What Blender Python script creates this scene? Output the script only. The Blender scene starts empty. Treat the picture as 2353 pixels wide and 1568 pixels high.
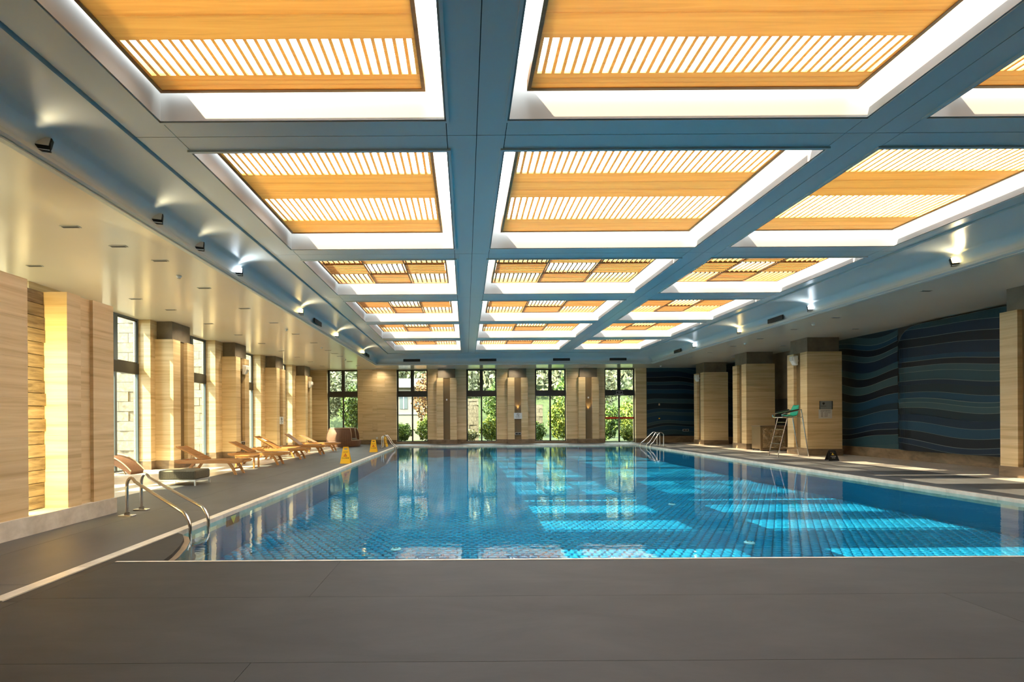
import bpy, math, random
from mathutils import Vector, Matrix, noise
random.seed(7)
S = bpy.context.scene
C = S.collection
PI = math.pi
F = 1092.0; VX = 1070.0; VY = 965.0; ROLL = 0.006; EYE = 1.7

# ---------------------------------------------------------------- camera, sky, sun, exposure
cd = bpy.data.cameras.new('camera'); cam = bpy.data.objects.new('camera', cd); C.objects.link(cam)
cd.sensor_width = 36; cd.sensor_fit = 'HORIZONTAL'; cd.lens = 36*F/2353
cd.shift_x = (1176.5-VX)/2353; cd.shift_y = (VY-784)/2353
cd.clip_start = .05; cd.clip_end = 400
cam.matrix_world = Matrix.Translation((0, 0, EYE)) @ Matrix.Rotation(PI/2, 4, 'X') @ Matrix.Rotation(-ROLL, 4, 'Z')
S.camera = cam

w = bpy.data.worlds.new('sky'); S.world = w; w.use_nodes = True
bg = w.node_tree.nodes['Background']
bg.inputs['Color'].default_value = (.90, .96, 1.0, 1); bg.inputs['Strength'].default_value = 7.5
sd = bpy.data.lights.new('sun', 'SUN'); sun = bpy.data.objects.new('sun', sd); C.objects.link(sun)
sd.energy = 20; sd.angle = math.radians(.6); sd.color = (1.0, .84, .58)
sun.rotation_euler = Vector((4.9, 2.3, -6.1)).to_track_quat('-Z', 'Y').to_euler()
S.view_settings.view_transform = 'Standard'; S.view_settings.look = 'None'
S.view_settings.exposure = 1.15; S.view_settings.gamma = 1.0; S.view_settings.use_curve_mapping = False
S.cycles.max_bounces = 9; S.cycles.diffuse_bounces = 5; S.cycles.glossy_bounces = 4
S.cycles.transparent_max_bounces = 16; S.cycles.transmission_bounces = 6
S.cycles.sample_clamp_indirect = 8.0; S.cycles.blur_glossy = .3
S.cycles.use_denoising = True
S.cycles.caustics_reflective = False; S.cycles.caustics_refractive = False

def at(px, py, z):
    """world point seen at a photo pixel on the horizontal plane z"""
    u = px-VX; v = VY-py
    u2 = u+ROLL*v; v2 = v-ROLL*u
    Y = F*(z-EYE)/v2
    return (u2*Y/F, Y, z)

# ---------------------------------------------------------------- materials
MATS = {}
def nm(name):
    m = bpy.data.materials.new(name); m.use_nodes = True
    nt = m.node_tree; b = nt.nodes['Principled BSDF']
    MATS[name] = m
    return m, nt, b
def plain(name, col, rough=.5, metal=0, emis=None, es=0, spec=.5):
    m, nt, b = nm(name)
    b.inputs['Base Color'].default_value = (*col, 1); b.inputs['Roughness'].default_value = rough
    b.inputs['Metallic'].default_value = metal; b.inputs['Specular IOR Level'].default_value = spec
    if emis:
        b.inputs['Emission Color'].default_value = (*emis, 1); b.inputs['Emission Strength'].default_value = es
    return m
def grained(name, stops, scale, rough=.5, detail=6, dist=0.0, bump=0.0, spec=.5, space='Object', nscale=1.0, rnd=0.0):
    m, nt, b = nm(name); N = nt.nodes; L = nt.links
    if space == 'World':
        tc = N.new('ShaderNodeNewGeometry'); out = tc.outputs['Position']
    else:
        tc = N.new('ShaderNodeTexCoord'); out = tc.outputs['Object']
    mp = N.new('ShaderNodeMapping'); mp.inputs['Scale'].default_value = scale
    L.new(out, mp.inputs['Vector'])
    no = N.new('ShaderNodeTexNoise'); no.inputs['Scale'].default_value = nscale
    no.inputs['Detail'].default_value = detail; no.inputs['Distortion'].default_value = dist
    no.inputs['Roughness'].default_value = .6
    L.new(mp.outputs[0], no.inputs['Vector'])
    cr = N.new('ShaderNodeValToRGB'); e = cr.color_ramp.elements
    e[0].position = stops[0][0]; e[0].color = (*stops[0][1], 1)
    e[1].position = stops[-1][0]; e[1].color = (*stops[-1][1], 1)
    for p, c in stops[1:-1]:
        q = e.new(p); q.color = (*c, 1)
    L.new(no.outputs['Fac'], cr.inputs['Fac'])
    col = cr.outputs['Color']
    if rnd:
        oi = N.new('ShaderNodeObjectInfo'); mr = N.new('ShaderNodeMapRange')
        mr.inputs['To Min'].default_value = 1-rnd; mr.inputs['To Max'].default_value = 1+rnd*.6
        L.new(oi.outputs['Random'], mr.inputs['Value'])
        mx = N.new('ShaderNodeVectorMath'); mx.operation = 'SCALE'
        L.new(col, mx.inputs[0]); L.new(mr.outputs[0], mx.inputs['Scale']); col = mx.outputs[0]
        ad = N.new('ShaderNodeVectorMath'); ad.operation = 'ADD'
        sc2 = N.new('ShaderNodeMath'); sc2.operation = 'MULTIPLY'; sc2.inputs[1].default_value = 37.0
        L.new(oi.outputs['Random'], sc2.inputs[0]); L.new(out, ad.inputs[0]); L.new(sc2.outputs[0], ad.inputs[1])
        L.new(ad.outputs[0], mp.inputs['Vector'])
    L.new(col, b.inputs['Base Color'])
    b.inputs['Roughness'].default_value = rough; b.inputs['Specular IOR Level'].default_value = spec
    if bump:
        bp = N.new('ShaderNodeBump'); bp.inputs['Strength'].default_value = bump; bp.inputs['Distance'].default_value = .01
        L.new(no.outputs['Fac'], bp.inputs['Height']); L.new(bp.outputs[0], b.inputs['Normal'])
    return m

TRAV = grained('travertine', [(.30, (.47, .325, .155)), (.48, (.64, .475, .25)), (.70, (.76, .60, .355))], (.35, .35, 9), .45, 8, .6, .15, space='World', rnd=.05)
PLINTH = grained('brown_marble', [(.3, (.12, .08, .045)), (.7, (.28, .20, .12))], (1.5, 1.5, 3), .35, 6, 1.0, space='World')
NECK = grained('grey_brown_stone', [(.3, (.12, .095, .065)), (.7, (.19, .155, .11))], (2, 2, 2), .6, space='World')
GROOVE = plain('bronze_groove', (.19, .13, .06), .45)
BRICKD = grained('dark_stacked_stone', [(.3, (.10, .07, .035)), (.7, (.30, .23, .13))], (2, 2, 14), .8, 6, 1, .5, space='World', rnd=.25)
OUTSTONE = grained('pale_split_stone', [(.3, (.13, .115, .09)), (.7, (.27, .245, .20))], (7, 7, 7), .9, 8, .5, .8, space='World', rnd=.15)
POOLTINT = grained('pool_tinted_ceiling_paint', [(.35, (.55, .60, .585)), (.65, (.58, .63, .61))], (.25, .25, .25), .30, 2, space='World', spec=.45)  # cool cast of the pool's bounce light mixed into the paint colour
SOFF = grained('cream_gloss_soffit_paint', [(.35, (.72, .645, .51)), (.65, (.76, .685, .55))], (.3, .3, .3), .18, 2, space='World', spec=.5)
CORN = plain('pale_cornice_paint', (.50, .54, .50), .4)
def translucent(m, fac, col):
    nt = m.node_tree; N = nt.nodes; L = nt.links; b = N['Principled BSDF']
    t = N.new('ShaderNodeBsdfTranslucent'); m2 = N.new('ShaderNodeMix'); m2.data_type = 'RGBA'; m2.inputs[0].default_value = .5; m2.inputs[7].default_value = (*col, 1)
    L.new(b.inputs['Base Color'].links[0].from_socket, m2.inputs[6]); L.new(m2.outputs[2], t.inputs['Color'])
    mx = N.new('ShaderNodeMixShader'); mx.inputs[0].default_value = fac
    L.new(b.outputs[0], mx.inputs[1]); L.new(t.outputs[0], mx.inputs[2]); L.new(mx.outputs[0], N['Material Output'].inputs['Surface'])
WHITE = plain('white_plaster', (.23, .23, .215), .7)
WOOD = grained('oak_slat_wood', [(.3, (.30, .125, .025)), (.5, (.40, .18, .04)), (.7, (.48, .24, .06))], (.6, 9, 9), .45, 8, .8, .1, space='World', rnd=.12)
WOODL = grained('oak_board_wood', [(.3, (.72, .34, .06)), (.5, (.84, .44, .09)), (.72, (.90, .54, .14))], (.5, 14, 14), .45, 8, 1.2, .1, space='World', rnd=.05)
translucent(WOODL, .19, (.76, .84, .46))  # added translucency: boards glow warm in place of light from below
TEAK = grained('teak', [(.3, (.36, .15, .035)), (.7, (.58, .28, .08))], (1.5, 14, 14), .4, 6, .8, .08, rnd=.08)
TEAKD = grained('teak_slats', [(.3, (.24, .10, .028)), (.7, (.42, .19, .06))], (14, 1.5, 14), .45, 6, .8, .08)
DECK = grained('grey_deck_stone', [(.30, (.025, .0235, .021)), (.5, (.033, .031, .028)), (.72, (.043, .040, .036))], (.9, 2.2, 1), .60, 10, .4, .25, space='World', rnd=.04, spec=.3)
DECKB = grained('grey_ribbed_deck_stone', [(.30, (.056, .056, .055)), (.72, (.088, .088, .086))], (1.2, .5, 1), .5, 8, .4, .1, space='World', rnd=.05)
BEIGE = grained('beige_floor_tile', [(.3, (.42, .37, .30)), (.7, (.56, .50, .42))], (1, 1, 1), .28, 5, space='World', rnd=.05)
COPE = grained('cream_coping_stone', [(.3, (.50, .45, .35)), (.7, (.72, .66, .54))], (4, 4, 4), .35, 4, space='World', rnd=.08)
GROUT = plain('dark_joint', (.035, .034, .032), .8)
TILEL = grained('light_blue_pool_tile', [(.3, (.016, .22, .38)), (.7, (.04, .32, .48))], (1.2, 1.2, 1.2), .25, 3, space='World')
TILED = plain('deep_blue_pool_tile', (.002, .035, .10), .3)
TILEB = plain('blue_pool_wall_tile', (.01, .16, .30), .3)
STEEL = plain('brushed_stainless_steel', (.62, .58, .53), .18, 1)
FRAMEM = plain('dark_bronze_window_frame', (.025, .026, .026), .35)
FRAMEB = plain('grey_blue_window_frame', (.10, .13, .15), .35)
BLACK = plain('black_plastic', (.008, .008, .009), .35)
GRILL = plain('black_grille', (.012, .014, .013), .6)
WPLAS = plain('white_plastic', (.72, .73, .70), .35)
YEL = plain('yellow_plastic', (.90, .48, .015), .35)
INK = plain('black_ink', (.015, .012, .01), .6)
REDINK = plain('red_ink', (.45, .04, .01), .6)
RED = plain('red_tape', (.60, .03, .015), .5)
GOLD = plain('gold_print', (.75, .50, .05), .5)
WINK = plain('white_ink', (.8, .8, .8), .5)
TEAL = plain('teal_plastic_seat', (.01, .30, .20), .25)
RATT = grained('brown_wicker', [(.3, (.09, .035, .015)), (.7, (.17, .075, .035))], (30, 30, 30), .6, 3, 0, .6)
CREAMW = plain('cream_piping', (.62, .48, .30), .6)
DOTS = plain('pale_woven_dots', (.34, .22, .12), .8)
OLIVE = grained('olive_grey_wicker', [(.3, (.075, .062, .035)), (.7, (.14, .118, .07))], (40, 40, 40), .7, 3, 0, .6)
WEAVEH = plain('weave_gap', (.015, .012, .008), .9)
SILVER = plain('silver_painted_metal', (.55, .55, .52), .35, .6)
PAPER = plain('white_paper', (.60, .58, .52), .7)
PLAQUE = plain('glossy_grey_plaque', (.22, .24, .23), .15)
FOIL = grained('crumpled_bronze_foil', [(.3, (.12, .08, .04)), (.7, (.42, .31, .18))], (5, 5, 5), .22, 6, 2.5, 1.0)
BRNM = plain('bronze_cabinet_metal', (.30, .21, .12), .35, .6)
WLAMP = plain('warm_lamp_lens', (1, .8, .4), .4, 0, (1, .72, .25), 9)
OFF = plain('unlit_lamp_lens', (.5, .5, .48), .15)
CLAMP = plain('cool_lamp_lens', (.8, .9, 1), .4, 0, (.8, .9, 1), 6)
GLOW = plain('added_warm_glow', (1, .8, .4), .4, 0, (1, .78, .30), 10)  # glow for the strip added in the partition recess
MUR = [plain('mural_'+n, c, .38, spec=.3) for n, c in (('black_blue', (.004, .009, .018)), ('navy', (.006, .020, .045)), ('slate_teal', (.022, .060, .080)), ('deep_blue', (.010, .045, .085)), ('ink', (.008, .022, .036)), ('grey_teal', (.036, .075, .090)))]
MLINE = plain('mural_pale_line', (.16, .20, .20), .3)
GRASS = grained('grass', [(.3, (.015, .03, .008)), (.7, (.05, .07, .022))], (3, 3, 3), .9, space='World')
BARK = plain('bark', (.10, .07, .05), .9)
PAVE = plain('pale_paving', (.25, .235, .20), .9)
CONC = plain('pale_render_wall', (.24, .225, .195), .9)
GREYR = plain('grey_roof', (.22, .23, .24), .8)

def leafmat(name, a, b_, c):
    m, nt, b = nm(name); N = nt.nodes; L = nt.links
    g = N.new('ShaderNodeNewGeometry'); no = N.new('ShaderNodeTexNoise'); no.inputs['Scale'].default_value = 2.2; no.inputs['Detail'].default_value = 5
    L.new(g.outputs['Position'], no.inputs['Vector'])
    ad = N.new('ShaderNodeMath'); ad.operation = 'MULTIPLY_ADD'; ad.inputs[1].default_value = .45; 
    L.new(g.outputs['Random Per Island'], ad.inputs[0]); L.new(no.outputs['Fac'], ad.inputs[2])
    cr = N.new('ShaderNodeValToRGB'); e = cr.color_ramp.elements
    e[0].position = .5; e[0].color = (*a, 1); e[1].position = .95; e[1].color = (*c, 1); q = e.new(.72); q.color = (*b_, 1)
    L.new(ad.outputs[0], cr.inputs['Fac']); L.new(cr.outputs['Color'], b.inputs['Base Color'])
    b.inputs['Roughness'].default_value = .6
    return m
LEAFG = leafmat('green_leaves', (.02, .055, .01), (.06, .13, .025), (.17, .25, .045))
LEAFY = leafmat('yellow_green_leaves', (.04, .09, .012), (.14, .21, .03), (.30, .33, .05))
LEAFP = leafmat('pale_leaves', (.06, .07, .03), (.15, .165, .085), (.28, .28, .17))
LEAFR = leafmat('rust_leaves', (.09, .04, .02), (.21, .10, .045), (.30, .23, .09))

def glassmat(name, tint, bumpy=0):
    m = bpy.data.materials.new(name); m.use_nodes = True; nt = m.node_tree; N = nt.nodes; L = nt.links
    N.remove(N['Principled BSDF']); out = N['Material Output']
    tr = N.new('ShaderNodeBsdfTransparent'); tr.inputs['Color'].default_value = (*tint, 1)
    gl = N.new('ShaderNodeBsdfGlossy'); gl.inputs['Roughness'].default_value = .0 if not bumpy else .015
    fr = N.new('ShaderNodeFresnel'); fr.inputs['IOR'].default_value = 1.45 if not bumpy else 1.333
    mx = N.new('ShaderNodeMixShader')
    ge = N.new('ShaderNodeNewGeometry'); m1 = N.new('ShaderNodeMath'); m1.operation = 'SUBTRACT'; m1.inputs[0].default_value = 1.0
    L.new(ge.outputs['Backfacing'], m1.inputs[1]); m2 = N.new('ShaderNodeMath'); m2.operation = 'MULTIPLY'
    L.new(fr.outputs[0], m2.inputs[0]); L.new(m1.outputs[0], m2.inputs[1]); L.new(m2.outputs[0], mx.inputs[0]); L.new(tr.outputs[0], mx.inputs[1]); L.new(gl.outputs[0], mx.inputs[2])
    L.new(mx.outputs[0], out.inputs['Surface'])
    if bumpy:
        g = N.new('ShaderNodeNewGeometry')
        mp = N.new('ShaderNodeMapping'); mp.inputs['Scale'].default_value = (1.6, 2.6, 1)
        no = N.new('ShaderNodeTexNoise'); no.inputs['Scale'].default_value = 2.2; no.inputs['Detail'].default_value = 3
        L.new(g.outputs['Position'], mp.inputs[0]); L.new(mp.outputs[0], no.inputs['Vector'])
        bp = N.new('ShaderNodeBump'); bp.inputs['Strength'].default_value = bumpy; bp.inputs['Distance'].default_value = .01
        L.new(no.outputs['Fac'], bp.inputs['Height'])
        L.new(bp.outputs[0], gl.inputs['Normal']); L.new(bp.outputs[0], fr.inputs['Normal'])
    return m
GLASS = glassmat('window_glass', (.80, .84, .80))
SKYG = glassmat('skylight_glass', (.97, .97, .97))
WATER = glassmat('pool_water', (.50, .85, .93), .15)

# ---------------------------------------------------------------- mesh helper
class MB:
    def __init__(s): s.v = []; s.f = []
    def box(s, x0, x1, y0, y1, z0, z1):
        n = len(s.v)
        s.v += [(x0,y0,z0),(x1,y0,z0),(x1,y1,z0),(x0,y1,z0),(x0,y0,z1),(x1,y0,z1),(x1,y1,z1),(x0,y1,z1)]
        s.f += [tuple(n+i for i in q) for q in ((0,3,2,1),(4,5,6,7),(0,1,5,4),(1,2,6,5),(2,3,7,6),(3,0,4,7))]
        return s
    def quad(s, *p):
        n = len(s.v); s.v += [tuple(q) for q in p]; s.f.append(tuple(range(n, n+len(p)))); return s
    def prism(s, poly, a0, a1, axis='y'):
        """poly of (u,v); axis y -> (u, a, v); x -> (a, u, v); z -> (u, v, a)"""
        n = len(s.v); k = len(poly)
        def P(u, v, a): return {'y': (u, a, v), 'x': (a, u, v), 'z': (u, v, a)}[axis]
        s.v += [P(u, v, a0) for u, v in poly]+[P(u, v, a1) for u, v in poly]
        s.f.append(tuple(range(n, n+k))); s.f.append(tuple(range(n+2*k-1, n+k-1, -1)))
        for i in range(k):
            j = (i+1) % k; s.f.append((n+i, n+k+i, n+k+j, n+j))
        return s
    def tube(s, path, r, seg=10, closed=False):
        pts = [Vector(p) for p in path]; n0 = len(s.v); k = len(pts)
        up = None
        for i, p in enumerate(pts):
            if closed: d = (pts[(i+1) % k]-pts[i-1])
            else: d = (pts[min(i+1, k-1)]-pts[max(i-1, 0)])
            d = d.normalized() if d.length > 1e-9 else Vector((0,0,1))
            if up is None: up = Vector((0,0,1)) if abs(d.z) < .9 else Vector((0,1,0))
            a = (up-d*up.dot(d)).normalized(); up = a; b = d.cross(a)
            for j in range(seg):
                t = 2*PI*j/seg; s.v.append(tuple(p+(a*math.cos(t)+b*math.sin(t))*r))
        for i in range(k if closed else k-1):
            for j in range(seg):
                j2 = (j+1) % seg; i2 = (i+1) % k
                s.f.append((n0+i*seg+j, n0+i*seg+j2, n0+i2*seg+j2, n0+i2*seg+j))
        if not closed:
            s.f.append(tuple(n0+j for j in range(seg-1, -1, -1))); s.f.append(tuple(n0+(k-1)*seg+j for j in range(seg)))
        return s
    def lathe(s, prof, seg=20, c=(0,0,0), t0=0, t1=2*PI, cap=True):
        n0 = len(s.v); k = len(prof); full = abs(t1-t0-2*PI) < 1e-6
        cols = seg if full else seg+1
        for j in range(cols):
            t = t0+(t1-t0)*j/seg
            for r, z in prof: s.v.append((c[0]+r*math.cos(t), c[1]+r*math.sin(t), c[2]+z))
        for j in range(seg):
            j2 = (j+1) % cols
            for i in range(k-1):
                s.f.append((n0+j*k+i, n0+j2*k+i, n0+j2*k+i+1, n0+j*k+i+1))
        if not full:
            s.f.append(tuple(n0+i for i in range(k))); s.f.append(tuple(n0+seg*k+i for i in range(k-1, -1, -1)))
        return s
    def build(s, name, mat, parent=None, smooth=False, bevel=0, **kw):
        me = bpy.data.meshes.new(name)
        off = kw.pop('off', None)
        v = s.v if off is None else [(a-off[0], b-off[1], c-off[2]) for a, b, c in s.v]
        me.from_pydata(v, [], s.f); me.materials.append(mat)
        o = bpy.data.objects.new(name, me); C.objects.link(o)
        if parent: o.parent = parent
        if smooth:
            for p in me.polygons: p.use_smooth = True
            try: me.set_sharp_from_angle(angle=math.radians(40))
            except Exception: pass
        if bevel:
            b = o.modifiers.new('bevel', 'BEVEL'); b.width = bevel; b.segments = 1; b.limit_method = 'ANGLE'
        for a, b in kw.items(): o[a] = b
        return o
def fixn(o):
    import bmesh
    bm = bmesh.new(); bm.from_mesh(o.data); bmesh.ops.recalc_face_normals(bm, faces=bm.faces); bm.to_mesh(o.data); bm.free(); return o
def thing(name, label, cat, loc=(0,0,0), rz=0, group=None):
    o = bpy.data.objects.new(name, None); C.objects.link(o); o.location = loc; o.rotation_euler = (0,0,rz)
    o['label'] = label; o['category'] = cat
    if group: o['group'] = group
    return o
def tag(o, label, cat, group=None):
    o['label'] = label; o['category'] = cat
    if group: o['group'] = group
    return o
def clone(o, parent=None):
    c = o.copy(); C.objects.link(c)
    if parent: c.parent = parent
    for ch in list(o.children): clone(ch, c)
    return c
def text(body, size, loc, rot, mat, parent, name='lettering', ext=.001, align='CENTER'):
    cu = bpy.data.curves.new('t', 'FONT'); cu.body = body; cu.size = size; cu.align_x = align; cu.align_y = 'CENTER'; cu.extrude = ext
    cu.resolution_u = 3
    t = bpy.data.objects.new('t', cu); C.objects.link(t)
    bpy.context.view_layer.update()
    me = bpy.data.meshes.new_from_object(t.evaluated_get(bpy.context.evaluated_depsgraph_get()))
    bpy.data.objects.remove(t); me.materials.clear(); me.materials.append(mat)
    o = bpy.data.objects.new(name, me); C.objects.link(o); o.parent = parent; o.location = loc; o.rotation_euler = rot
    return o
def arc(c, r, a0, a1, n, f): return [f(c, r, a0+(a1-a0)*i/n) for i in range(n+1)]

# ---------------------------------------------------------------- room dimensions
XL, XR, YB, YN = -11.1, 17.5, 33.75, -3.2
ZS, ZC, ZR = 5.3, 5.95, 6.75            # soffit, coffered ceiling, roof
FX0, FX1, FY1 = -4.9, 11.05, 30.1       # flat ceiling
CX0, CX1, CY1 = -5.92, 12.3, 31.2       # cornice
PX0, PX1, PY0, PY1 = -4.4, 11.2, 5.77, 31.2   # pool
WZ = -.06; PZ = -.75

# ---------------------------------------------------------------- roof and coffered ceiling
cols = [(-4.29, -.255), (.62, 5.70), (6.54, 10.6)]
rows = [(2.5, 6.71), (7.49, 11.75), (12.58, 16.0), (16.94, 20.4), (21.0, 24.55), (25.4, 28.8)]
roof = MB()
roof.box(-11.72, FX0, YN-.5, 34.6, ZR, ZR+.3).box(FX1, 18.5, YN-.5, 34.6, ZR, ZR+.3).box(FX0, FX1, FY1-.3, 34.6, ZR, ZR+.3).box(FX0, FX1, YN-.5, 2.3, ZR, ZR+.3)
roof.build('roof', CONC, kind='structure')
ceil = bpy.data.objects.new('ceiling', None); C.objects.link(ceil); ceil['kind'] = 'structure'
J = .006
def beam(x0, x1, y0, y1):
    MB().box(x0+J, x1-J, y0+J, y1-J, ZC, ZR-.02).build('ceiling_panel', POOLTINT, ceil)
xm = .19
xs = [FX0, cols[0][0]]
ys = [-3.2]
for (a, b) in rows: ys += [a, b]
ys.append(FY1)
mids = [-3.2]+[(rows[i][1]+rows[i+1][0])/2 for i in range(5)]+[FY1]
mids[0] = rows[0][0]-1
# longitudinal strips, cut at cross joints
seams = [-3.2]+[rows[0][0]-.4]+[(rows[i][1]+rows[i+1][0])/2 for i in range(5)]+[FY1]
for (x0, x1) in ((FX0, cols[0][0]), (cols[0][1], xm), (xm, cols[1][0]), (cols[1][1], (cols[1][1]+cols[2][0])/2), ((cols[1][1]+cols[2][0])/2, cols[2][0]), (cols[2][1], FX1)):
    for i in range(len(seams)-1): beam(x0, x1, seams[i], seams[i+1])
for (x0, x1) in cols:
    beam(x0, x1, -3.2, rows[0][0])
    for i in range(5):
        m = (rows[i][1]+rows[i+1][0])/2
        beam(x0, x1, rows[i][1], m); beam(x0, x1, m, rows[i+1][0])
    beam(x0, x1, rows[5][1], FY1)
bk = MB()
for (x0, x1) in ((FX0, cols[0][0]), (cols[0][1], cols[1][0]), (cols[1][1], cols[2][0]), (cols[2][1], FX1)):
    bk.box(x0+.02, x1-.02, -3.2, FY1, ZC+.012, ZR-.03)
for (x0, x1) in cols:
    bk.box(x0-.1, x1+.1, -3.2, rows[0][0]-.02, ZC+.013, ZR-.035)
    for i in range(5): bk.box(x0-.1, x1+.1, rows[i][1]+.02, rows[i+1][0]-.02, ZC+.013, ZR-.035)
    bk.box(x0-.1, x1+.1, rows[5][1]+.02, FY1-.02, ZC+.013, ZR-.035)
bk.build('joint_backing', GROUT, ceil)
# coffer linings and lips, skylight glass
for ci, (x0, x1) in enumerate(cols):
    for ri, (y0, y1) in enumerate(rows):
        t = .02
        MB().box(x0-J, x0+t, y0, y1, ZC-.02, ZR).box(x1-t, x1+J, y0, y1, ZC-.02, ZR).box(x0, x1, y0-J, y0+t, ZC-.02, ZR).box(x0, x1, y1-t, y1+J, ZC-.02, ZR).build('coffer_lining', WHITE, ceil)
        a, b2 = .045, .03
        MB().box(x0-a, x0-J, y0-a, y1+a, ZC-b2, ZC).box(x1+J, x1+a, y0-a, y1+a, ZC-b2, ZC).box(x0-J, x1+J, y0-a, y0-J, ZC-b2, ZC).box(x0-J, x1+J, y1+J, y1+a, ZC-b2, ZC).build('coffer_lip', POOLTINT, ceil)
        MB().box(x0-.3, x1+.3, y0-.3, y1+.3, ZR+.005, ZR+.02).build('skylight_pane', SKYG, ceil)
# slatted oak panels
rown = ['nearest', 'second', 'third', 'fourth', 'fifth', 'farthest']
coln = ['left', 'middle', 'right']
PZB = 6.23
def slat_y(mb_or, x, y0, y1, wd=.03, h=.06): return MB().box(x-wd/2, x+wd/2, y0, y1, PZB, PZB+h)
for ci, (x0, x1) in enumerate(cols):
    for ri, (y0, y1) in enumerate(rows):
        ix0 = x0+(.12 if ci == 0 else .25); ix1 = x1-.27; iy0 = y0+(.03 if ri == 0 else .25); iy1 = y1-(.17 if ri == 0 else .27)
        lab = '%s oak slatted skylight panel in the %s column, %s row from the camera' % (('banded' if ri < 2 else 'checkered'), coln[ci], rown[ri])
        t = thing('slatted_skylight_panel', lab, 'ceiling panel', (0, 0, 0))
        fw = .05
        for q in ((ix0, ix0+fw, iy0, iy1), (ix1-fw, ix1, iy0, iy1), (ix0+fw, ix1-fw, iy0, iy0+fw), (ix0+fw, ix1-fw, iy1-fw, iy1)):
            MB().box(*q, PZB-.01, PZB+.13).build('frame_bar', WOOD, t)
        # hangers
        for xx in (ix0+.5, ix1-.9):
            for yy in (iy0+.3, iy1-1.0): MB().box(xx-.01, xx+.01, yy-.01, yy+.01, PZB+.13, ZR).build('hanger', STEEL, t)
        ax0, ax1, ay0, ay1 = ix0+fw, ix1-fw, iy0+fw, iy1-fw
        if ri < 2:
            if ri == 0: bands = [('b', 6.22, ay1), ('s', 5.64, 6.22), ('b', 4.6, 5.64), ('s', 3.6, 4.6), ('b', ay0, 3.6)]
            else: bands = [('b', 10.75, ay1), ('s', 9.7, 10.75), ('b', 8.75, 9.7), ('s', ay0, 8.75)]
            for kd, a, b in bands:
                if kd == 'b':
                    n = 3; 
                    for i in range(n):
                        MB().box(ax0, ax1, a+(b-a)*i/n+.001, a+(b-a)*(i+1)/n-.001, PZB, PZB+.03).build('board', WOODL, t)
                else:
                    n = int(round((ax1-ax0)/.125)); me = None
                    p = (ax1-ax0)/n
                    for i in range(n+1):
                        if me is None:
                            o = MB().box(-.021, .021, a, b, PZB, PZB+.032).build('slat', WOODL, t); me = o
                        else:
                            o = me.copy(); C.objects.link(o)
                        o.location = (min(max(ax0+p*i, ax0+.021), ax1-.021), 0, 0)
        else:
            single = ri == 2
            allmb = MB()
            for i in range(3):
                for j in range(3):
                    cx0 = ax0+(ax1-ax0)*i/3; cx1 = ax0+(ax1-ax0)*(i+1)/3
                    cy0 = ay0+(ay1-ay0)*j/3; cy1 = ay0+(ay1-ay0)*(j+1)/3
                    opn = (i+j) % 2 == 0
                    if opn:
                        n = int(round((cx1-cx0)/.14)); p = (cx1-cx0)/n
                        for k in range(n):
                            xx = cx0+p*(k+.5)
                            m = (allmb if not single else MB()).box(xx-.02, xx+.02, cy0+.04, cy1-.04, PZB, PZB+.055)
                            if single: m.build('slat', WOOD, t)
                    else:
                        n = 9; p = (cy1-cy0)/n
                        for k in range(n):
                            yy = cy0+p*(k+.5)
                            m = (allmb if not single else MB()).box(cx0+.02, cx1-.02, yy-.027, yy+.027, PZB, PZB+.08)
                            if single: m.build('slat', WOOD, t)
            if not single:
                allmb.build('slats', WOOD, t, kind='stuff')
            dv = MB()
            for i in (1, 2):
                xx = ax0+(ax1-ax0)*i/3; dv.box(xx-.02, xx+.02, ay0, ay1, PZB+.001, PZB+.10)
                yy = ay0+(ay1-ay0)*i/3; dv.box(ax0, ax1, yy-.04, yy+.04, PZB+.03, PZB+.099)
            dv.build('divider_grid', WOOD, t)

# cove, cornice, soffit: a profile run round a rectangle
def ring(prof, mat, name, smooth=True):
    mb = MB(); cor = [(FX0, -3.1, -1.02, -.9), (FX1, -3.1, 1.25, -.9), (FX1, FY1, 1.25, 1.1), (FX0, FY1, -1.02, 1.1)]
    k = len(prof)
    for (x, y, sx, sy) in cor:
        for o, z in prof: mb.v.append((x+o*sx, y+o*sy, z))
    for i in range(4):
        j = (i+1) % 4
        for q in range(k-1): mb.f.append((i*k+q, j*k+q, j*k+q+1, i*k+q+1))
    return mb.build(name, mat, smooth=smooth, kind='structure')
prof = [(0, ZC+.05), (.02, ZC+.05), (.02, ZC-.005), (.05, ZC-.02)]
prof = [(-.01, ZC+.05), (.03, ZC+.05), (.03, ZC-.04), (.06, ZC-.05)]
for i in range(1, 13):
    t = PI/2*i/12; prof.append((.06+.90*math.sin(t), 5.48+(ZC-.05-5.48)*math.cos(t)))
prof.append((.96, 5.42))
ring(prof, POOLTINT, 'trim_1')
ring([(.96, 5.42), (.88, 5.42), (.88, 5.40), (.86, 5.40), (.86, 5.35), (.90, 5.33), (.93, 5.33), (.93, 5.30), (1.02, 5.30)], CORN, 'trim_2', False)
sf = MB()
sx0, sx1, sy1 = FX0-1.0*1.02, FX1+1.0*1.25, FY1+1.1
sf.box(XL-.6, sx0, YN, 34.3, ZS+.001, ZS+.1).box(sx1, XR+.1, YN, 34.3, ZS+.001, ZS+.1).box(sx0, sx1, sy1, 34.3, ZS+.001, ZS+.1).box(sx0, sx1, YN, -3.1-.85, ZS+.001, ZS+.1)
sf.build('trim_3', SOFF, kind='structure')

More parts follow.
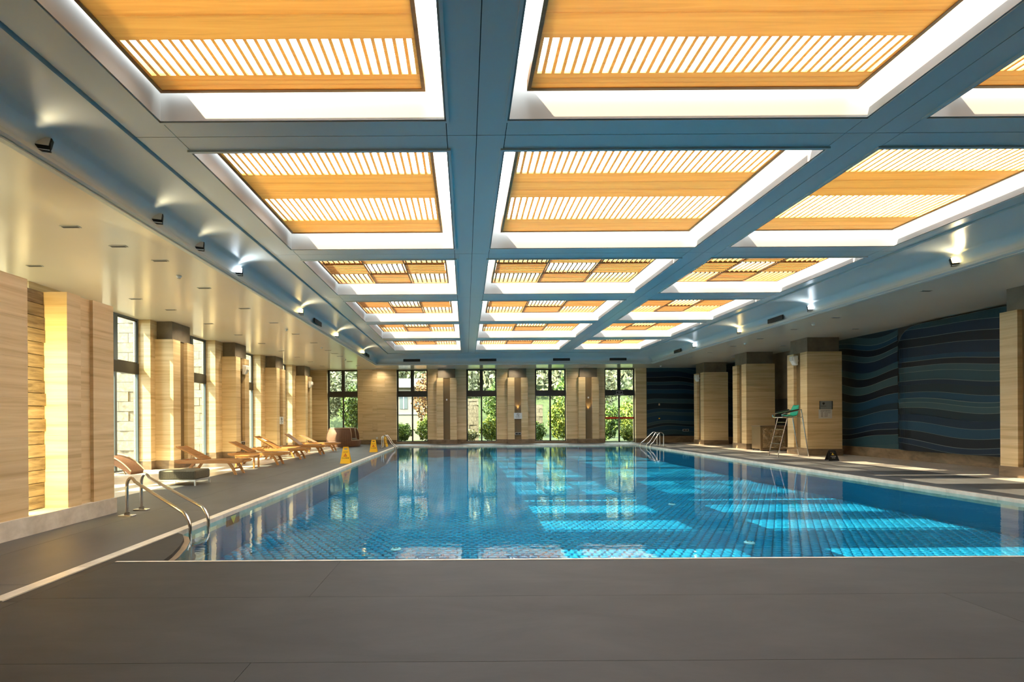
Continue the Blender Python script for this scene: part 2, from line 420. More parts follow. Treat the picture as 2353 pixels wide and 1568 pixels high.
# ---------------------------------------------------------------- floor
fl = bpy.data.objects.new('floor', None); C.objects.link(fl); fl['kind'] = 'structure'
fb = MB(); e = .02
fb.box(-12, PX0-.15, YN, 34.3, -.5, -e).box(PX1+.14, 17.6, YN, 34.3, -.5, -e).box(PX0-.15, PX1+.14, YN, PY0-.002, -.5, -e).box(PX0-.15, PX1+.14, PY1+.14, 34.3, -.5, -e)
fb.build('bedding', GROUT, fl)
def slabs(x0, x1, y0, y1, nx, ny, mat, g=.003, z=0, name='slab'):
    cache = {}
    dx = (x1-x0)/nx; dy = (y1-y0)/ny; me = None
    for i in range(nx):
        for j in range(ny):
            if me is None:
                o = MB().box(g, dx-g, g, dy-g, -e, z).build(name, mat, fl); me = o
            else:
                o = me.copy(); C.objects.link(o)
            o.location = (x0+dx*i, y0+dy*j, 0)
# near deck: rows parallel to the pool end
for i, (a, b) in enumerate(((4.58, 5.77), (3.34, 4.58), (2.1, 3.34), (.86, 2.1), (-.4, .86), (-1.8, -.4), (-3.2, -1.8))):
    for x0, x1 in (((-4.25, -1.52), (-1.52, 6.4), (6.4, 14.4)) if i % 2 == 0 else ((-4.25, 4.6), (4.6, 14.4))):
        slabs(x0, x1, a, b, 1, 1, DECK, g=.0018 if i else .0012)
slabs(PX0-.15, -4.25, YN, 4.5, 1, 3, DECK); 
slabs(-5.95, -4.55, YN, 33.6, 1, 9, DECKB); slabs(-7.85, -5.95, YN, 33.6, 1, 9, DECKB)
slabs(-12, -7.85, YN, 33.8, 4, 37, BEIGE)
slabs(PX1+.13, 14.4, PY0, 33.6, 2, 9, DECKB)
slabs(14.4, 17.5, YN, 33.8, 3, 37, BEIGE)
slabs(-4.55, PX1+.13, PY1+.13, 33.75, 12, 2, DECKB)
# coping strips
n = 26
for i in range(n):
    a = 4.5+(PY1+.13-4.5)*i/n; b = 4.5+(PY1+.13-4.5)*(i+1)/n
    MB().box(PX0-.15, PX0, a+.002, b-.002, -.2, .012).build('coping_stone', COPE, fl)
for i in range(24):
    a = PY0+(PY1+.13-PY0)*i/24; b = PY0+(PY1+.13-PY0)*(i+1)/24
    MB().box(PX1, PX1+.13, a+.002, b-.002, -.2, .012).build('coping_stone', COPE, fl)
for i in range(15):
    a = PX0+(PX1-PX0)*i/15; b = PX0+(PX1-PX0)*(i+1)/15
    MB().box(a+.002, b-.002, PY1, PY1+.13, -.2, .012).build('coping_stone', COPE, fl)
MB().box(-4.25, PX1, PY0-.03, PY0+.01, -.2, .006).build('coping_stone', COPE, fl)
# filler between the coping line and the deck behind the corner
MB().box(PX0, -4.25, 4.5, PY0, -.2, 0).build('slab', DECK, fl)

# ---------------------------------------------------------------- pool
pool = thing('swimming_pool', 'large rectangular blue tiled swimming pool filling the middle of the hall', 'pool', (3.4, 18.5, PZ))
po = (3.4, 18.5, PZ)
wl = MB()
wl.box(PX0-.15, PX0, PY0, PY1, PZ, -.2).box(PX1, PX1+.13, PY0, PY1, PZ, -.2).box(PX0, PX1, PY1, PY1+.13, PZ, -.2).box(PX0, PX1, PY0-.15, PY0-.03, PZ-.1, -.02)
wl.build('basin_wall', TILEB, pool, off=po)
MB().box(PX0-.1, PX1+.1, PY0-.1, PY1+.1, PZ-.2, PZ).build('basin_floor', TILED, pool, off=po)
poly = [(-4.4, 7.25), (-4.27, 7.15), (-4.1, 6.9), (-3.92, 6.5), (-3.78, 6.1), (-3.70, 5.77), (-4.4, 5.77)]
fixn(MB().prism(poly, PZ, .0, 'z').build('corner_platform', DECK, pool, off=po))
poly2 = [(x+.06, y+.05) for x, y in poly[:-1]]+[(-3.72, 5.77), (-4.4, 5.77)]
poly2[0] = (-4.4, 7.33)
fixn(MB().prism(poly2, PZ, -.05, 'z').build('corner_rim', PLINTH, pool, off=po))
# mosaic tiles on the floor: running bond of light tiles on a dark blue bed
tx, ty = .18, .135
near = []; rest = MB(); j = 0; y = PY0+.1
single = None
def tilegeo(mb, x, y):
    n = len(mb.v); a, b, h = .076, .046, .016; c = .014
    mb.v += [(x-a, y, 0), (x-a+c*1.5, y-b, 0), (x+a-c*1.5, y-b, 0), (x+a, y, 0), (x+a-c*1.5, y+b, 0), (x-a+c*1.5, y+b, 0)]
    mb.v += [(x-a+.008, y, h), (x-a+c*1.8, y-b+.008, h), (x+a-c*1.8, y-b+.008, h), (x+a-.01, y, h), (x+a-c*1.8, y+b-.008, h), (x-a+c*1.8, y+b-.008, h)]
    mb.f.append(tuple(n+6+i for i in range(6)))
    for i in range(6):
        k = (i+1) % 6; mb.f.append((n+i, n+k, n+6+k, n+6+i))
count = 0
while y < PY1-.05:
    x = PX0+.1+(tx/2 if j % 2 else 0)
    while x < PX1-.08:
        if 8.0 < y and count < 300 and -3.2 < x < 9.0:
            if single is None:
                m = MB(); tilegeo(m, 0, 0); single = m.build('tile', TILEL, pool)
                o = single
            else:
                o = single.copy(); C.objects.link(o)
            o.location = (x-po[0], y-po[1], 0); count += 1
        else: tilegeo(rest, x-po[0], y-po[1])
        x += tx
    y += ty; j += 1
rest.build('mosaic_tiles', TILEL, pool, kind='stuff')
wm = MB().quad((PX0, PY0, WZ), (PX1, PY0, WZ), (PX1, PY1, WZ), (PX0, PY1, WZ))
wo = wm.build('pool_water', WATER); tag(wo, 'clear still blue pool water with mirror reflections of the hall', 'water'); wo['kind'] = 'stuff'
for px, py, who in ((910, 1262, 'nearest the left corner of the pool'), (1722, 1247, 'nearest the right side of the pool'), (1544, 1159, 'farthest out in the pool')):
    q = at(px, py, PZ+.03)
    t = thing('floor_inlet', 'round white inlet cover on the pool floor, '+who, 'inlet', q, group='inlet covers on the pool floor')
    MB().lathe([(0, .02), (.07, .02), (.10, .0), (.10, -.02)], 16).build('cover', WPLAS, t)
    MB().lathe([(.03, .025), (.05, .025), (.05, .02)], 16).build('ring', GROUT, t)
t = thing('depth_plaque', 'dark blue plaque with a gold triangle on the pool wall beyond the near ladder', 'sign', (PX0+.003, 8.95, -.13))
MB().box(0, .012, -.24, .24, -.11, .07).build('plate', MUR[1], t)
fixn(MB().prism([(-.11, .05), (.11, .05), (0, -.09)], .012, .016, 'x').build('triangle', GOLD, t))

# ---------------------------------------------------------------- walls
def wall(name): 
    o = bpy.data.objects.new(name, None); C.objects.link(o); o['kind'] = 'structure'; return o
wL = wall('wall_left'); wBk = wall('wall_back'); wR = wall('wall_right')
NC = 8; Z0 = .3
def courses(parent, fn, mat=TRAV, seed=0):
    """slabs over z .3 .. 5.3"""
    for k in range(NC):
        a = Z0+(ZS-Z0)*k/NC; b = Z0+(ZS-Z0)*(k+1)/NC
        fn(k, a+.0012, b-.0012)
# left wall
lw = [(4.8, 6.95), (9.9, 12.1), (14.55, 16.75), (18.94, 21.1), (23.6, 25.76), (28.3, 30.45)]
edges = [YN]+[v for w_ in lw for v in w_]+[YB]
core = MB()
for i in range(0, len(edges), 2):
    y0, y1 = edges[i], edges[i+1]
    core.box(XL-.58, XL-.03, y0+.03, y1-.03, 0, ZR)
    def fn(k, a, b):
        mid = (y0+y1)/2
        MB().box(XL-.6, XL, y0, y1, a, b).build('slab', TRAV, wL)
    courses(wL, fn)
    MB().box(XL-.6, XL+.012, y0-.0, y1+.0, 0, Z0).build('plinth', PLINTH if i else PLINTH, wL)
for (y0, y1) in lw: core.box(XL-.6, XL-.1, y0-.03, y1+.03, ZS+.02, ZR)
core.build('wall_core', GROUT, wL)
# back wall
bw = [(-9.83, -7.66), (-4.91, -2.69), (.06, 2.22), (4.94, 7.17), (9.89, 12.08)]
be = [XL-.6]+[v for w_ in bw for v in w_]+[12.85]
core = MB()
for i in range(0, len(be), 2):
    x0, x1 = be[i], be[i+1]
    core.box(x0+.03, x1-.03, YB+.03, YB+.55, 0, ZR)
    def fn(k, a, b):
        if i == 2:   # the broad blank wall has staggered joints
            cuts = [x0, x0+.35, x0+1.95, x1] if k % 2 == 0 else [x0, x0+1.05, x0+1.38, x1]
        elif x1-x0 > 2.4: cuts = [x0, (x0+x1)/2, x1]
        else: cuts = [x0, x1]
        for c in range(len(cuts)-1):
            MB().box(cuts[c]+(.004 if c else 0), cuts[c+1]-(.004 if c < len(cuts)-2 else 0), YB, YB+.6, a, b).build('slab', TRAV, wBk)
    courses(wBk, fn)
    MB().box(x0, x1, YB-.012, YB+.6, 0, Z0).build('plinth', PLINTH, wBk)
for q, (x0, x1) in enumerate(bw):
    core.box(x0-.03, x1+.03, YB+.1, YB+.58, ZS+.02, ZR)
    if q < 4: MB().box(x0, x1, YB-.005, YB+.6, 0, .14).build('sill', PLINTH, wBk)
core.box(12.85, 18, YB, YB+.55, 0, ZR)
core.build('wall_core', GROUT, wBk)
MB().box(12.85, XR, YB-.045, YB-.001, 0, .46).build('baseboard_back', PLINTH, kind='structure')
# right wall
core = MB().box(XR, XR+.5, YN, YB+.5, 0, ZR); core.build('wall_core', GROUT, wR)
MB().box(XR-.06, XR-.001, 11.0, 25.2, 0, .40).box(XR-.06, XR-.001, 27.2, YB-.05, 0, .46).build('baseboard_right', PLINTH, kind='structure')
def mur_f(k, s, ph):
    return .11*k+0
def mural(parent, pt, s0, s1, z0, z1, n, amp, wl, ph, seed, zt=None, ns=40):
    """wavy bands; pt(s, z, d) gives the world point d in front of the wall"""
    rr = random.Random(seed); ths = [rr.uniform(.6, 1.5) for _ in range(n)]; tot = sum(ths); acc = 0; bs = [-.3]
    for a in ths: acc += a; bs.append(acc/tot*1.35-.18)
    def zf(k, s):
        u = bs[k]; t = (s-s0)/wl
        v = z0+(z1-z0)*u+amp*math.sin(2*PI*t+ph+u*1.4)+amp*.35*math.sin(2*PI*t*2.1+u*5+ph*2)
        top = zt(s) if zt else z1
        return max(z0, min(top, v))
    prev = -1
    for k in range(n+1):
        if k == 0: lo = lambda s: z0
        up = (lambda s, k=k: zf(k, s)) if k < n else (lambda s: (zt(s) if zt else z1))
        c = rr.randrange(6)
        if c == prev: c = (c+1) % 6
        prev = c
        d = .012+.012*(k % 3)
        mb = MB(); ml = MB(); area = 0
        for i in range(ns):
            a = s0+(s1-s0)*i/ns; b = s0+(s1-s0)*(i+1)/ns
            la, lb, ua, ub = lo(a), lo(b), up(a), up(b)
            if ua-la < .004 and ub-lb < .004: continue
            area += 1
            mb.quad(pt(a, la, d), pt(b, lb, d), pt(b, ub, d), pt(a, ua, d))
            mb.quad(pt(a, ua, d), pt(b, ub, d), pt(b, ub, 0), pt(a, ua, 0))
            mb.quad(pt(a, la, 0), pt(b, lb, 0), pt(b, lb, d), pt(a, la, d))
            if k < n:
                w2 = .012; ml.quad(pt(a, ua-w2, d+.004), pt(b, ub-w2, d+.004), pt(b, ub+w2*.3, d+.004), pt(a, ua+w2*.3, d+.004))
        if area:
            mb.build('wave_band', MUR[c], parent)
            if ml.f and k % 5 != 3: ml.build('wave_line', MLINE, parent)
        lo = up
mB = thing('wave_mural', 'dark blue wave mural on the back wall beside the door', 'mural', (0, 0, 0))
mural(mB, lambda s, z, d: (s, YB-.002-d, z), 12.87, XR-.06, .46, ZS, 22, .16, 7.0, -.6, 3)
mR = thing('wave_mural', 'dark blue wave mural running along the right wall behind the pillars', 'mural', (0, 0, 0))
mural(mR, lambda s, z, d: (XR-.002-d, s, z), 27.2, YB, .46, ZS, 18, .2, 6.0, .4, 5, ns=20)
mural(mR, lambda s, z, d: (XR-.002-d, s, z), 19.2, 25.3, .40, ZS, 20, .2, 6.5, 2.2, 8, ns=30)
mG = thing('bulging_mural_panel', 'bulging blue rippled mural panel with a rounded top corner beside the near right pillar', 'mural', (0, 0, 0))
def bx(s, z, d):
    u = (19.1-s)/.9; u = max(0, min(1, u)); r = math.sin(u*PI/2)**.5 if u > 0 else 0
    zz = max(0, min(1, (ZS-.03-z)/.35)); r2 = math.sin(zz*PI/2)**.5 if zz > 0 else 0
    return (XR-.004-(.35*r*(.4+.6*r2))-d*1.6, s, z)
def zt(s):
    u = max(0, min(1, (19.1-s)/1.1)); return 4.3+.93*math.sin(u*PI/2)**.6 if u > 0 else 4.3
mural(mG, bx, 11.0, 19.1, .40, ZS-.05, 26, .13, 8.0, .8, 21, zt=zt, ns=60)
# beige return with a doorway between the second and third right pillars
MB().box(XR-.08, XR-.001, 25.3, 27.2, 2.75, ZS).box(XR-.08, XR-.001, 25.3, 25.45, 0, 2.75).box(XR-.08, XR-.001, 27.0, 27.2, 0, 2.75).build('trim_4', NECK, kind='structure')
d1 = MB().box(XR-.05, XR-.001, 25.45, 27.0, 0, 2.75).build('door_1', GROUT, kind='structure')
MB().tube([(XR-.05, 25.6, 1.0), (XR-.09, 25.6, 1.0), (XR-.09, 25.72, 1.0)], .01, 6).build('door_handle', STEEL, d1)
# near wall behind the camera and its flank
MB().box(-12, 18, YN-.3, YN, 0, ZR).build('wall_near', CONC, kind='structure')

# ---------------------------------------------------------------- windows
def window(idx, a, b, plane, side, z0=.14, door=False, fmat=None):
    """side 'y': glass in plane y=plane spanning x a..b ; side 'x': glass in plane x"""
    fm = fmat or FRAMEM
    o = bpy.data.objects.new(('door_%d' if door else 'window_%d') % idx, None); C.objects.link(o); o['kind'] = 'structure'
    def bxx(m, u0, u1, d0, d1, c0, c1):
        return m.box(u0, u1, plane+d0, plane+d1, c0, c1) if side == 'y' else m.box(plane+d0, plane+d1, u0, u1, c0, c1)
    mid = (a+b)/2; t = .09
    fr = MB()
    for q in ((a, a+.1, z0, ZS), (b-.06, b, z0, ZS), (a+.1, b-.06, ZS-.06, ZS), (a+.1, b-.06, z0, z0+.06)):
        bxx(fr, q[0], q[1], -t/2, t/2, q[2], q[3])
    fr.build('frame', fm, o)
    bxx(MB(), a+.02, b+.0, -.10, .06, 3.36, 3.74).build('transom', FRAMEM, o)
    bxx(MB(), mid-.085, mid+.085, -.05, .05, 3.74, ZS-.06).build('mullion', fm, o)
    bxx(MB(), mid-.05, mid+.05, -.045, .045, z0+.06, 3.36).build('mullion', fm, o)
    for q in ((a+.1, mid-.085, 3.74, ZS-.06), (mid+.085, b-.06, 3.74, ZS-.06)):
        m = MB(); w_ = .035
        for r in ((q[0], q[0]+w_, q[2], q[3]), (q[1]-w_, q[1], q[2], q[3]), (q[0]+w_, q[1]-w_, q[2], q[2]+w_), (q[0]+w_, q[1]-w_, q[3]-w_, q[3])):
            bxx(m, r[0], r[1], -.03, .03, r[2], r[3])
        s = m.build('sash', FRAMEM, o)
        bxx(MB(), q[0]+w_, q[1]-w_, -.004, .004, q[2]+w_, q[3]-w_).build('pane', GLASS, o)
    for q in ((a+.1, mid-.05), (mid+.05, b-.06)):
        bxx(MB(), q[0], q[1], -.004, .004, z0+.06, 3.36).build('pane', GLASS, o)
    return o
for i, (x0, x1) in enumerate(bw[:4]): window(i+1, x0, x1, YB+.28, 'y')
dr = window(2, bw[4][0], bw[4][1], YB+.28, 'y', z0=.02, door=True)
mid = sum(bw[4])/2
MB().tube([(mid-.03, YB+.2, .9), (mid-.03, YB+.16, .9), (mid-.03, YB+.16, 2.45), (mid-.03, YB+.2, 2.45)], .022, 8).build('door_handle', STEEL, dr)
MB().box(bw[4][0]+.1, mid-.05, YB+.265, YB+.27, 1.70, 1.83).build('warning_tape', RED, dr)
MB().box(mid+.05, bw[4][1]-.06, YB+.265, YB+.27, 1.70, 1.83).build('warning_tape', RED, dr)
for i, (y0, y1) in enumerate(lw): window(i+5, y0, y1, XL-.46, 'x', z0=.02, fmat=FRAMEB)

# ---------------------------------------------------------------- pillars
def pillar(x, y, rz, w_, d, label, sign=False):
    t = thing('stone_pillar', label, 'pillar', (x, y, 0), rz)
    h = w_/2; s = w_/6
    MB().box(-s-.02, s+.02, .14, d-.02, Z0-.02, 4.66).build('groove_back', GROOVE, t)
    MB().box(-h+.1, h-.1, .09, d-.05 if d > 1 else d-.002, 4.65, ZS-.001).build('neck', NECK, t)
    MB().box(-h-.02, h+.02, -.02, d+.02 if d > 1 else d-.002, 0, Z0).build('plinth', PLINTH, t)
    for k in range(7):
        a = Z0+(4.65-Z0)*k/7; b = Z0+(4.65-Z0)*(k+1)/7
        MB().box(-h, -s, 0, d-.003, a+.001, b-.001).build('slab', TRAV, t)
        MB().box(s, h, 0, d-.003, a+.001, b-.001).build('slab', TRAV, t)
        if d > 1: MB().box(-s, s, d-.1, d-.003, a+.001, b-.001).build('slab', TRAV, t)
    return t
for i, (yc, lb) in enumerate(((21.85, 'with the notices, behind the lifeguard chair'), (26.45, 'behind the foil-fronted bar'), (31.05, 'farthest away, in front of the back mural'), (12.9, 'nearest the camera at the right edge'))):
    pillar(15.24, yc, -PI/2, 1.3, 1.56, 'freestanding beige travertine pillar on the right deck, '+lb)
for i, (yc, lb) in enumerate(((22.3, 'just past the nearest clear window'), (26.95, 'middle one behind the loungers'), (31.7, 'farthest, near the wicker booth'), (17.65, 'behind the nearest lounger head'))):
    pillar(XL+.65, yc, PI/2, 1.3, .65, 'beige travertine pilaster on the left wall, '+lb)
for i, (xc, lb) in enumerate(((-1.33, 'left of the white prohibition notice'), (3.68, 'carrying the white prohibition notice'), (8.67, 'beside the glazed door'))):
    pillar(xc, YB-.33, 0, 1.42, .33, 'grooved beige travertine pilaster on the back wall, '+lb)

# uplights in the grooves
for xc, lb in ((3.68, 'behind the white notice on the back wall'), (8.67, 'in the groove of the pilaster beside the door')):
    t = thing('groove_uplight', 'tiny warm uplight '+lb, 'lamp', (xc, YB-.24, 2.32))
    MB().lathe([(0, 0), (.04, 0), (.045, .08), (.03, .08), (.03, .06), (0, .06)], 12).build('housing', BRNM, t)
    MB().lathe([(0, .062), (.03, .062)], 12).build('lens', WLAMP, t)
    L_ = bpy.data.lights.new('uplight_beam', 'SPOT'); L_.energy = 12; L_.color = (1, .7, .3); L_.spot_size = 1.2; L_.shadow_soft_size = .03
    lo = bpy.data.objects.new('uplight_beam', L_); C.objects.link(lo); lo.parent = t; lo.location = (0, -.01, .1); lo.rotation_euler = (PI, 0, 0)

# ---------------------------------------------------------------- partition wall at the left, with a lit slot
P = at(263, 1178, 0); PX = P[0]; PYE = P[1]; 
u = 263-VX; v = VY-705
PH = 1.7+(v-ROLL*u)*PYE/F
pt = thing('travertine_partition', 'low travertine partition wall at the left edge with a lit recess', 'wall', (PX, PYE, 0))
po = (PX, PYE, 0)
ya, yb = 7.17, 7.88   # recess
th = .55
def pslab(y0, y1, n=6, x1=PX, x0=PX-th):
    for k in range(n):
        a = .28+(PH-.28)*k/n; b = .28+(PH-.28)*(k+1)/n
        MB().box(x0, x1, y0, y1, a+.001, b-.001).build('slab', TRAV, pt, off=po)
pslab(yb+.55, PYE); pslab(yb+.28, yb+.55, x1=PX-.06); pslab(yb, yb+.28); pslab(4.9, ya); pslab(2.2, 4.898)
MB().box(PX-th, PX+.05, 2.2, PYE+.0, 0, .28).build('plinth', COPE, pt, off=po)
MB().box(PX-th+.004, PX-.42, ya, yb, .28, PH).build('recess_back', GROUT, pt, off=po)
for k in range(17):
    a = .29+(PH-.3)*k/17; b = .29+(PH-.3)*(k+1)/17
    c = ya+.02+(yb-ya)*(.5 if k % 2 else .35)
    for (q0, q1) in ((ya+.004, c-.004), (c+.004, yb-.004)):
        MB().box(PX-.42, PX-.37+random.uniform(-.015, .02), q0, q1, a+.004, b-.006).build('stone', BRICKD, pt, off=po)
MB().box(PX-.36, PX-.33, ya+.005, ya+.02, .5, PH-.3).build('added_glow_strip', GLOW, pt, off=po)  # added glowing strip, stands in for sunlight on the recess jamb
L_ = bpy.data.lights.new('added_recess_light', 'AREA'); L_.shape = 'RECTANGLE'; L_.size = .1; L_.size_y = PH-1; L_.energy = 34; L_.color = (1, .80, .36)  # added area light that brightens the jamb like sun
lo = bpy.data.objects.new('added_recess_light', L_); C.objects.link(lo); lo.parent = pt; lo.location = (-.2, ya+.03-PYE, PH/2-.2); lo.rotation_euler = (-PI/2, 0, PI)
lo.rotation_euler = Vector((0, 1, 0)).to_track_quat('-Z', 'Z').to_euler()

# ---------------------------------------------------------------- loungers
LH = math.radians(27)
def make_lounger():
    t = thing('sun_lounger', 'x', 'sun lounger')
    W = .66
    prof = [(-2.12, .44), (-2.10, .475), (.0, .475), (.06, .46), (.07, .43), (-.04, .375), (-.1, .365), (-1.98, .365), (-2.08, .39)]
    for y0 in (0, W-.04):
        fixn(MB().prism(prof, y0, y0+.04, 'y').build('side_rail', TEAK, t, bevel=.006))
    MB().box(.01, .05, .04, W-.04, .39, .455).build('end_rail', TEAK, t)
    MB().box(-2.10, -2.06, .04, W-.04, .39, .455).build('end_rail', TEAK, t)
    sl = None; n = 15
    for i in range(n):
        if sl is None: sl = MB().box(-.033, .033, .04, W-.04, .462, .480).build('seat_slat', TEAKD, t); o = sl
        else: o = sl.copy(); C.objects.link(o)
        o.location = (-.03-.083*i, 0, 0)
    # sabre legs
    def leg(xt, xb, y0):
        k = 8; pl = []; pr = []
        for i in range(k+1):
            u = i/k; z = .37*(1-u); x = xt+(xb-xt)*(u**.75 if True else u); w_ = .05-.012*u
            x += (.0)
            pl.append((x-w_, z)); pr.append((x+w_, z))
        fixn(MB().prism(pl+pr[::-1], y0, y0+.045, 'y').build('leg', TEAK, t))
    for y0 in (.045, W-.09):
        leg(-.42, -.20, y0); leg(-1.52, -1.76, y0)
    MB().box(-.31, -.27, .09, W-.09, .17, .215).build('stretcher', TEAK, t)
    MB().box(-1.68, -1.64, .09, W-.09, .17, .215).build('stretcher', TEAK, t)
    b = MB()
    BL = .92
    b.box(-BL, 0, .05, .085, -.012, .02).box(-BL, 0, W-.085, W-.05, -.012, .02)
    bo = b.build('backrest', TEAK, t); bo.location = (-1.27, 0, .48)
    sl2 = None
    for i in range(11):
        if sl2 is None: sl2 = MB().box(-.035, .035, .085, W-.085, -.004, .014).build('back_slat', TEAKD, bo); o = sl2
        else: o = sl2.copy(); C.objects.link(o)
        o.location = (-.05-.082*i, 0, 0)
    MB().tube([(-1.70, .12, .43), (-1.62, .12, .66)], .012, 6).tube([(-1.70, W-.12, .43), (-1.62, W-.12, .66)], .012, 6).tube([(-1.70, .06, .43), (-1.70, W-.06, .43)], .012, 6).build('prop', TEAK, t)
    bo.rotation_euler = (0, LH, 0)
    return t
def set_back(t, ang):
    for c in t.children:
        if c.name.startswith('backrest'): c.rotation_euler = (0, math.radians(ang), 0)
proto = make_lounger()
spots = [(-7.08, 14.97, 27, 'nearest teak sun lounger, beside the olive wicker ottoman'),
         (-7.02, 18.2, 27, 'second teak sun lounger, right behind the wooden side table'),
         (-7.06, 20.85, 30, 'third teak sun lounger, with the folded booklet on its backrest'),
         (-6.98, 23.5, 38, 'fourth teak sun lounger, its backrest raised steepest'),
         (-7.1, 26.15, 27, 'farthest teak sun lounger, beside the wicker booth')]
for i, (x, y, a, lb) in enumerate(spots):
    o = proto if i == 0 else clone(proto)
    o.location = (x, y, 0); o['label'] = lb; o['group'] = 'teak sun loungers along the left wall'; set_back(o, a)
# a second backrest is seen behind the third one: another lounger standing close
o = clone(proto); o.location = (-7.75, 21.9, 0); o['label'] = 'teak sun lounger half hidden behind the third one'; o['group'] = 'teak sun loungers along the left wall'; set_back(o, 34)
for i in range(1):
    a = math.radians(30)
    t = thing('booklet', 'small pale folded booklet lying on the third lounger backrest', 'booklet', (-7.06-1.27-math.cos(a)*.72-math.sin(a)*-.022, 21.0, .48+math.sin(a)*.72+math.cos(a)*.022))
    b = MB().box(-.12, .12, 0, .2, 0, .008).build('cover', CREAMW, t); b.rotation_euler = (0, a, 0)
    b = MB().box(-.11, .11, .005, .195, .0085, .012).build('page', PAPER, t); b.rotation_euler = (0, a, 0)

def side_table(x, y, label):
    t = thing('side_table', label, 'table', (x, y, 0))
    for i in range(7): MB().box(-.36+.103*i+.003, -.36+.103*(i+1)-.003, -.23, .23, .44, .46).build('top_slat', TEAK, t)
    MB().box(-.34, .34, -.21, -.19, .38, .44).box(-.34, .34, .19, .21, .38, .44).box(-.34, -.32, -.19, .19, .38, .44).box(.32, .34, -.19, .19, .38, .44).build('apron', TEAK, t)
    for sx in (-1, 1):
        for sy in (-1, 1): MB().box(sx*.32-.025, sx*.32+.025, sy*.19-.025, sy*.19+.025, 0, .44).build('leg', TEAK, t)
side_table(-7.93, 17.25, 'low teak side table between the first and second loungers')
side_table(-8.1, 25.35, 'low teak side table between the fourth and fifth loungers')

# ottoman
q0 = at(449, 1117, 0); q1 = at(481, 1109.5, 0)
t = thing('wicker_ottoman', 'olive grey wicker ottoman on pale metal legs at the deck edge', 'ottoman', (q0[0], q0[1], 0), math.atan2(q1[1]-q0[1], q1[0]-q0[0])-PI/2)
W_, D_ = 1.0, math.hypot(q1[0]-q0[0], q1[1]-q0[1])+.05
MB().box(-W_, 0, 0, D_, .16, .40).build('body', OLIVE, t, bevel=.03)
hb = MB()
for i in range(34):
    for j in range(5): hb.box(-.04-.028*i, -.04-.028*i-.014, -.003, .001, .20+.036*j, .20+.036*j+.022)
hb.build('weave', WEAVEH, t, kind='stuff')
fr = MB().box(-W_, 0, 0, .03, .12, .16).box(-W_, 0, D_-.03, D_, .12, .16).box(-W_, -W_+.03, .03, D_-.03, .12, .16).box(-.03, 0, .03, D_-.03, .12, .16); fr.build('frame', SILVER, t)
for sx in (-W_, -.035):
    for sy in (0, D_-.035): MB().box(sx, sx+.035, sy, sy+.035, 0, .12).build('leg', SILVER, t)

# dark curved lounge chair behind the partition
q = at(318, 1092, 0)
t = thing('curved_chaise', 'curved brown woven chaise half hidden behind the partition', 'chair', (q[0]-.3, q[1]+.1, 0))
pr = []
for i in range(13):
    u = i/12; x = -1.0+1.0*u; z = .60-.52*u**2.2+.02; pr.append((x, z))
lowp = [(x-.03, z-.12-.10*math.sin(PI*i/12)) for i, (x, z) in enumerate(pr)]
fixn(MB().prism(pr+lowp[::-1], 0, .6, 'y').build('seat_shell', RATT, t, smooth=True))
for yy in (-.02, .6): MB().tube([(x, yy+.01, z+.01) for x, z in pr], .018, 6).build('rim', CREAMW, t)
for yy in (.06, .52):
    MB().tube([(-.42, yy, .36), (-.22, yy, .0)], .018, 6).build('leg', BRNM, t)
    MB().tube([(-.95, yy, .40), (-.95, yy, .0)], .018, 6).build('leg', BRNM, t)

# ---------------------------------------------------------------- wicker booth
bc = (-7.98, 31.1, 0)
t = thing('wicker_booth', 'round high-backed brown wicker booth seat in the far left corner', 'sofa', bc, math.radians(-8))
MB().lathe([(0, .02), (1.04, .02), (1.12, .38), (1.10, .42), (0, .42)], 40).build('base', RATT, t, smooth=True)
a0, a1 = math.radians(48), math.radians(318)
outer = [(1.12, .42), (1.12, .62), (1.08, .85), (.98, 1.1), (.92, 1.18), (.84, 1.2), (.80, 1.14), (.84, .9), (.88, .6), (.88, .42)]
fixn(MB().lathe(outer, 40, t0=a0, t1=a1).build('backrest', RATT, t, smooth=True))
MB().lathe([(0, .42), (.86, .42), (.86, .50), (.80, .53), (0, .53)], 36).build('cushion', OLIVE, t, smooth=True)
dm = MB()
for i in range(64):
    a = 2*PI*i/64
    for j in range(22):
        z = .07+.05*j
        if z > .40 and not (a0 < a < a1): continue
        if z < .40: r = 1.04+.08*(z-.02)/.36
        elif z < .62: r = 1.12
        elif z < .85: r = 1.12-.04*(z-.62)/.23
        else: r = 1.08-.10*(z-.85)/.25
        if z > 1.1: continue
        c_, s_ = math.cos(a), math.sin(a); r += .004; w_ = .009
        p = lambda dr, dt, dz: ((r+dr)*c_-dt*s_, (r+dr)*s_+dt*c_, z+dz)
        dm.quad(p(.003, -w_, -.012), p(.003, w_, -.012), p(.003, w_, .012), p(.003, -w_, .012))
dm.build('woven_dots', DOTS, t, kind='stuff')
pp = []
for a in (a0, a1):
    ca, sa = math.cos(a), math.sin(a)
    MB().tube([(r*ca, r*sa, z) for r, z in outer], .016, 6).build('piping', CREAMW, t)
MB().tube([(1.10*math.cos(a1+(2*PI+a0-a1)*i/16), 1.10*math.sin(a1+(2*PI+a0-a1)*i/16), .425) for i in range(17)], .014, 6).build('piping', CREAMW, t)
MB().tube([(.88*math.cos(a0+(a1-a0)*i/30), .88*math.sin(a0+(a1-a0)*i/30), 1.205) for i in range(31)], .016, 6).build('piping', CREAMW, t)

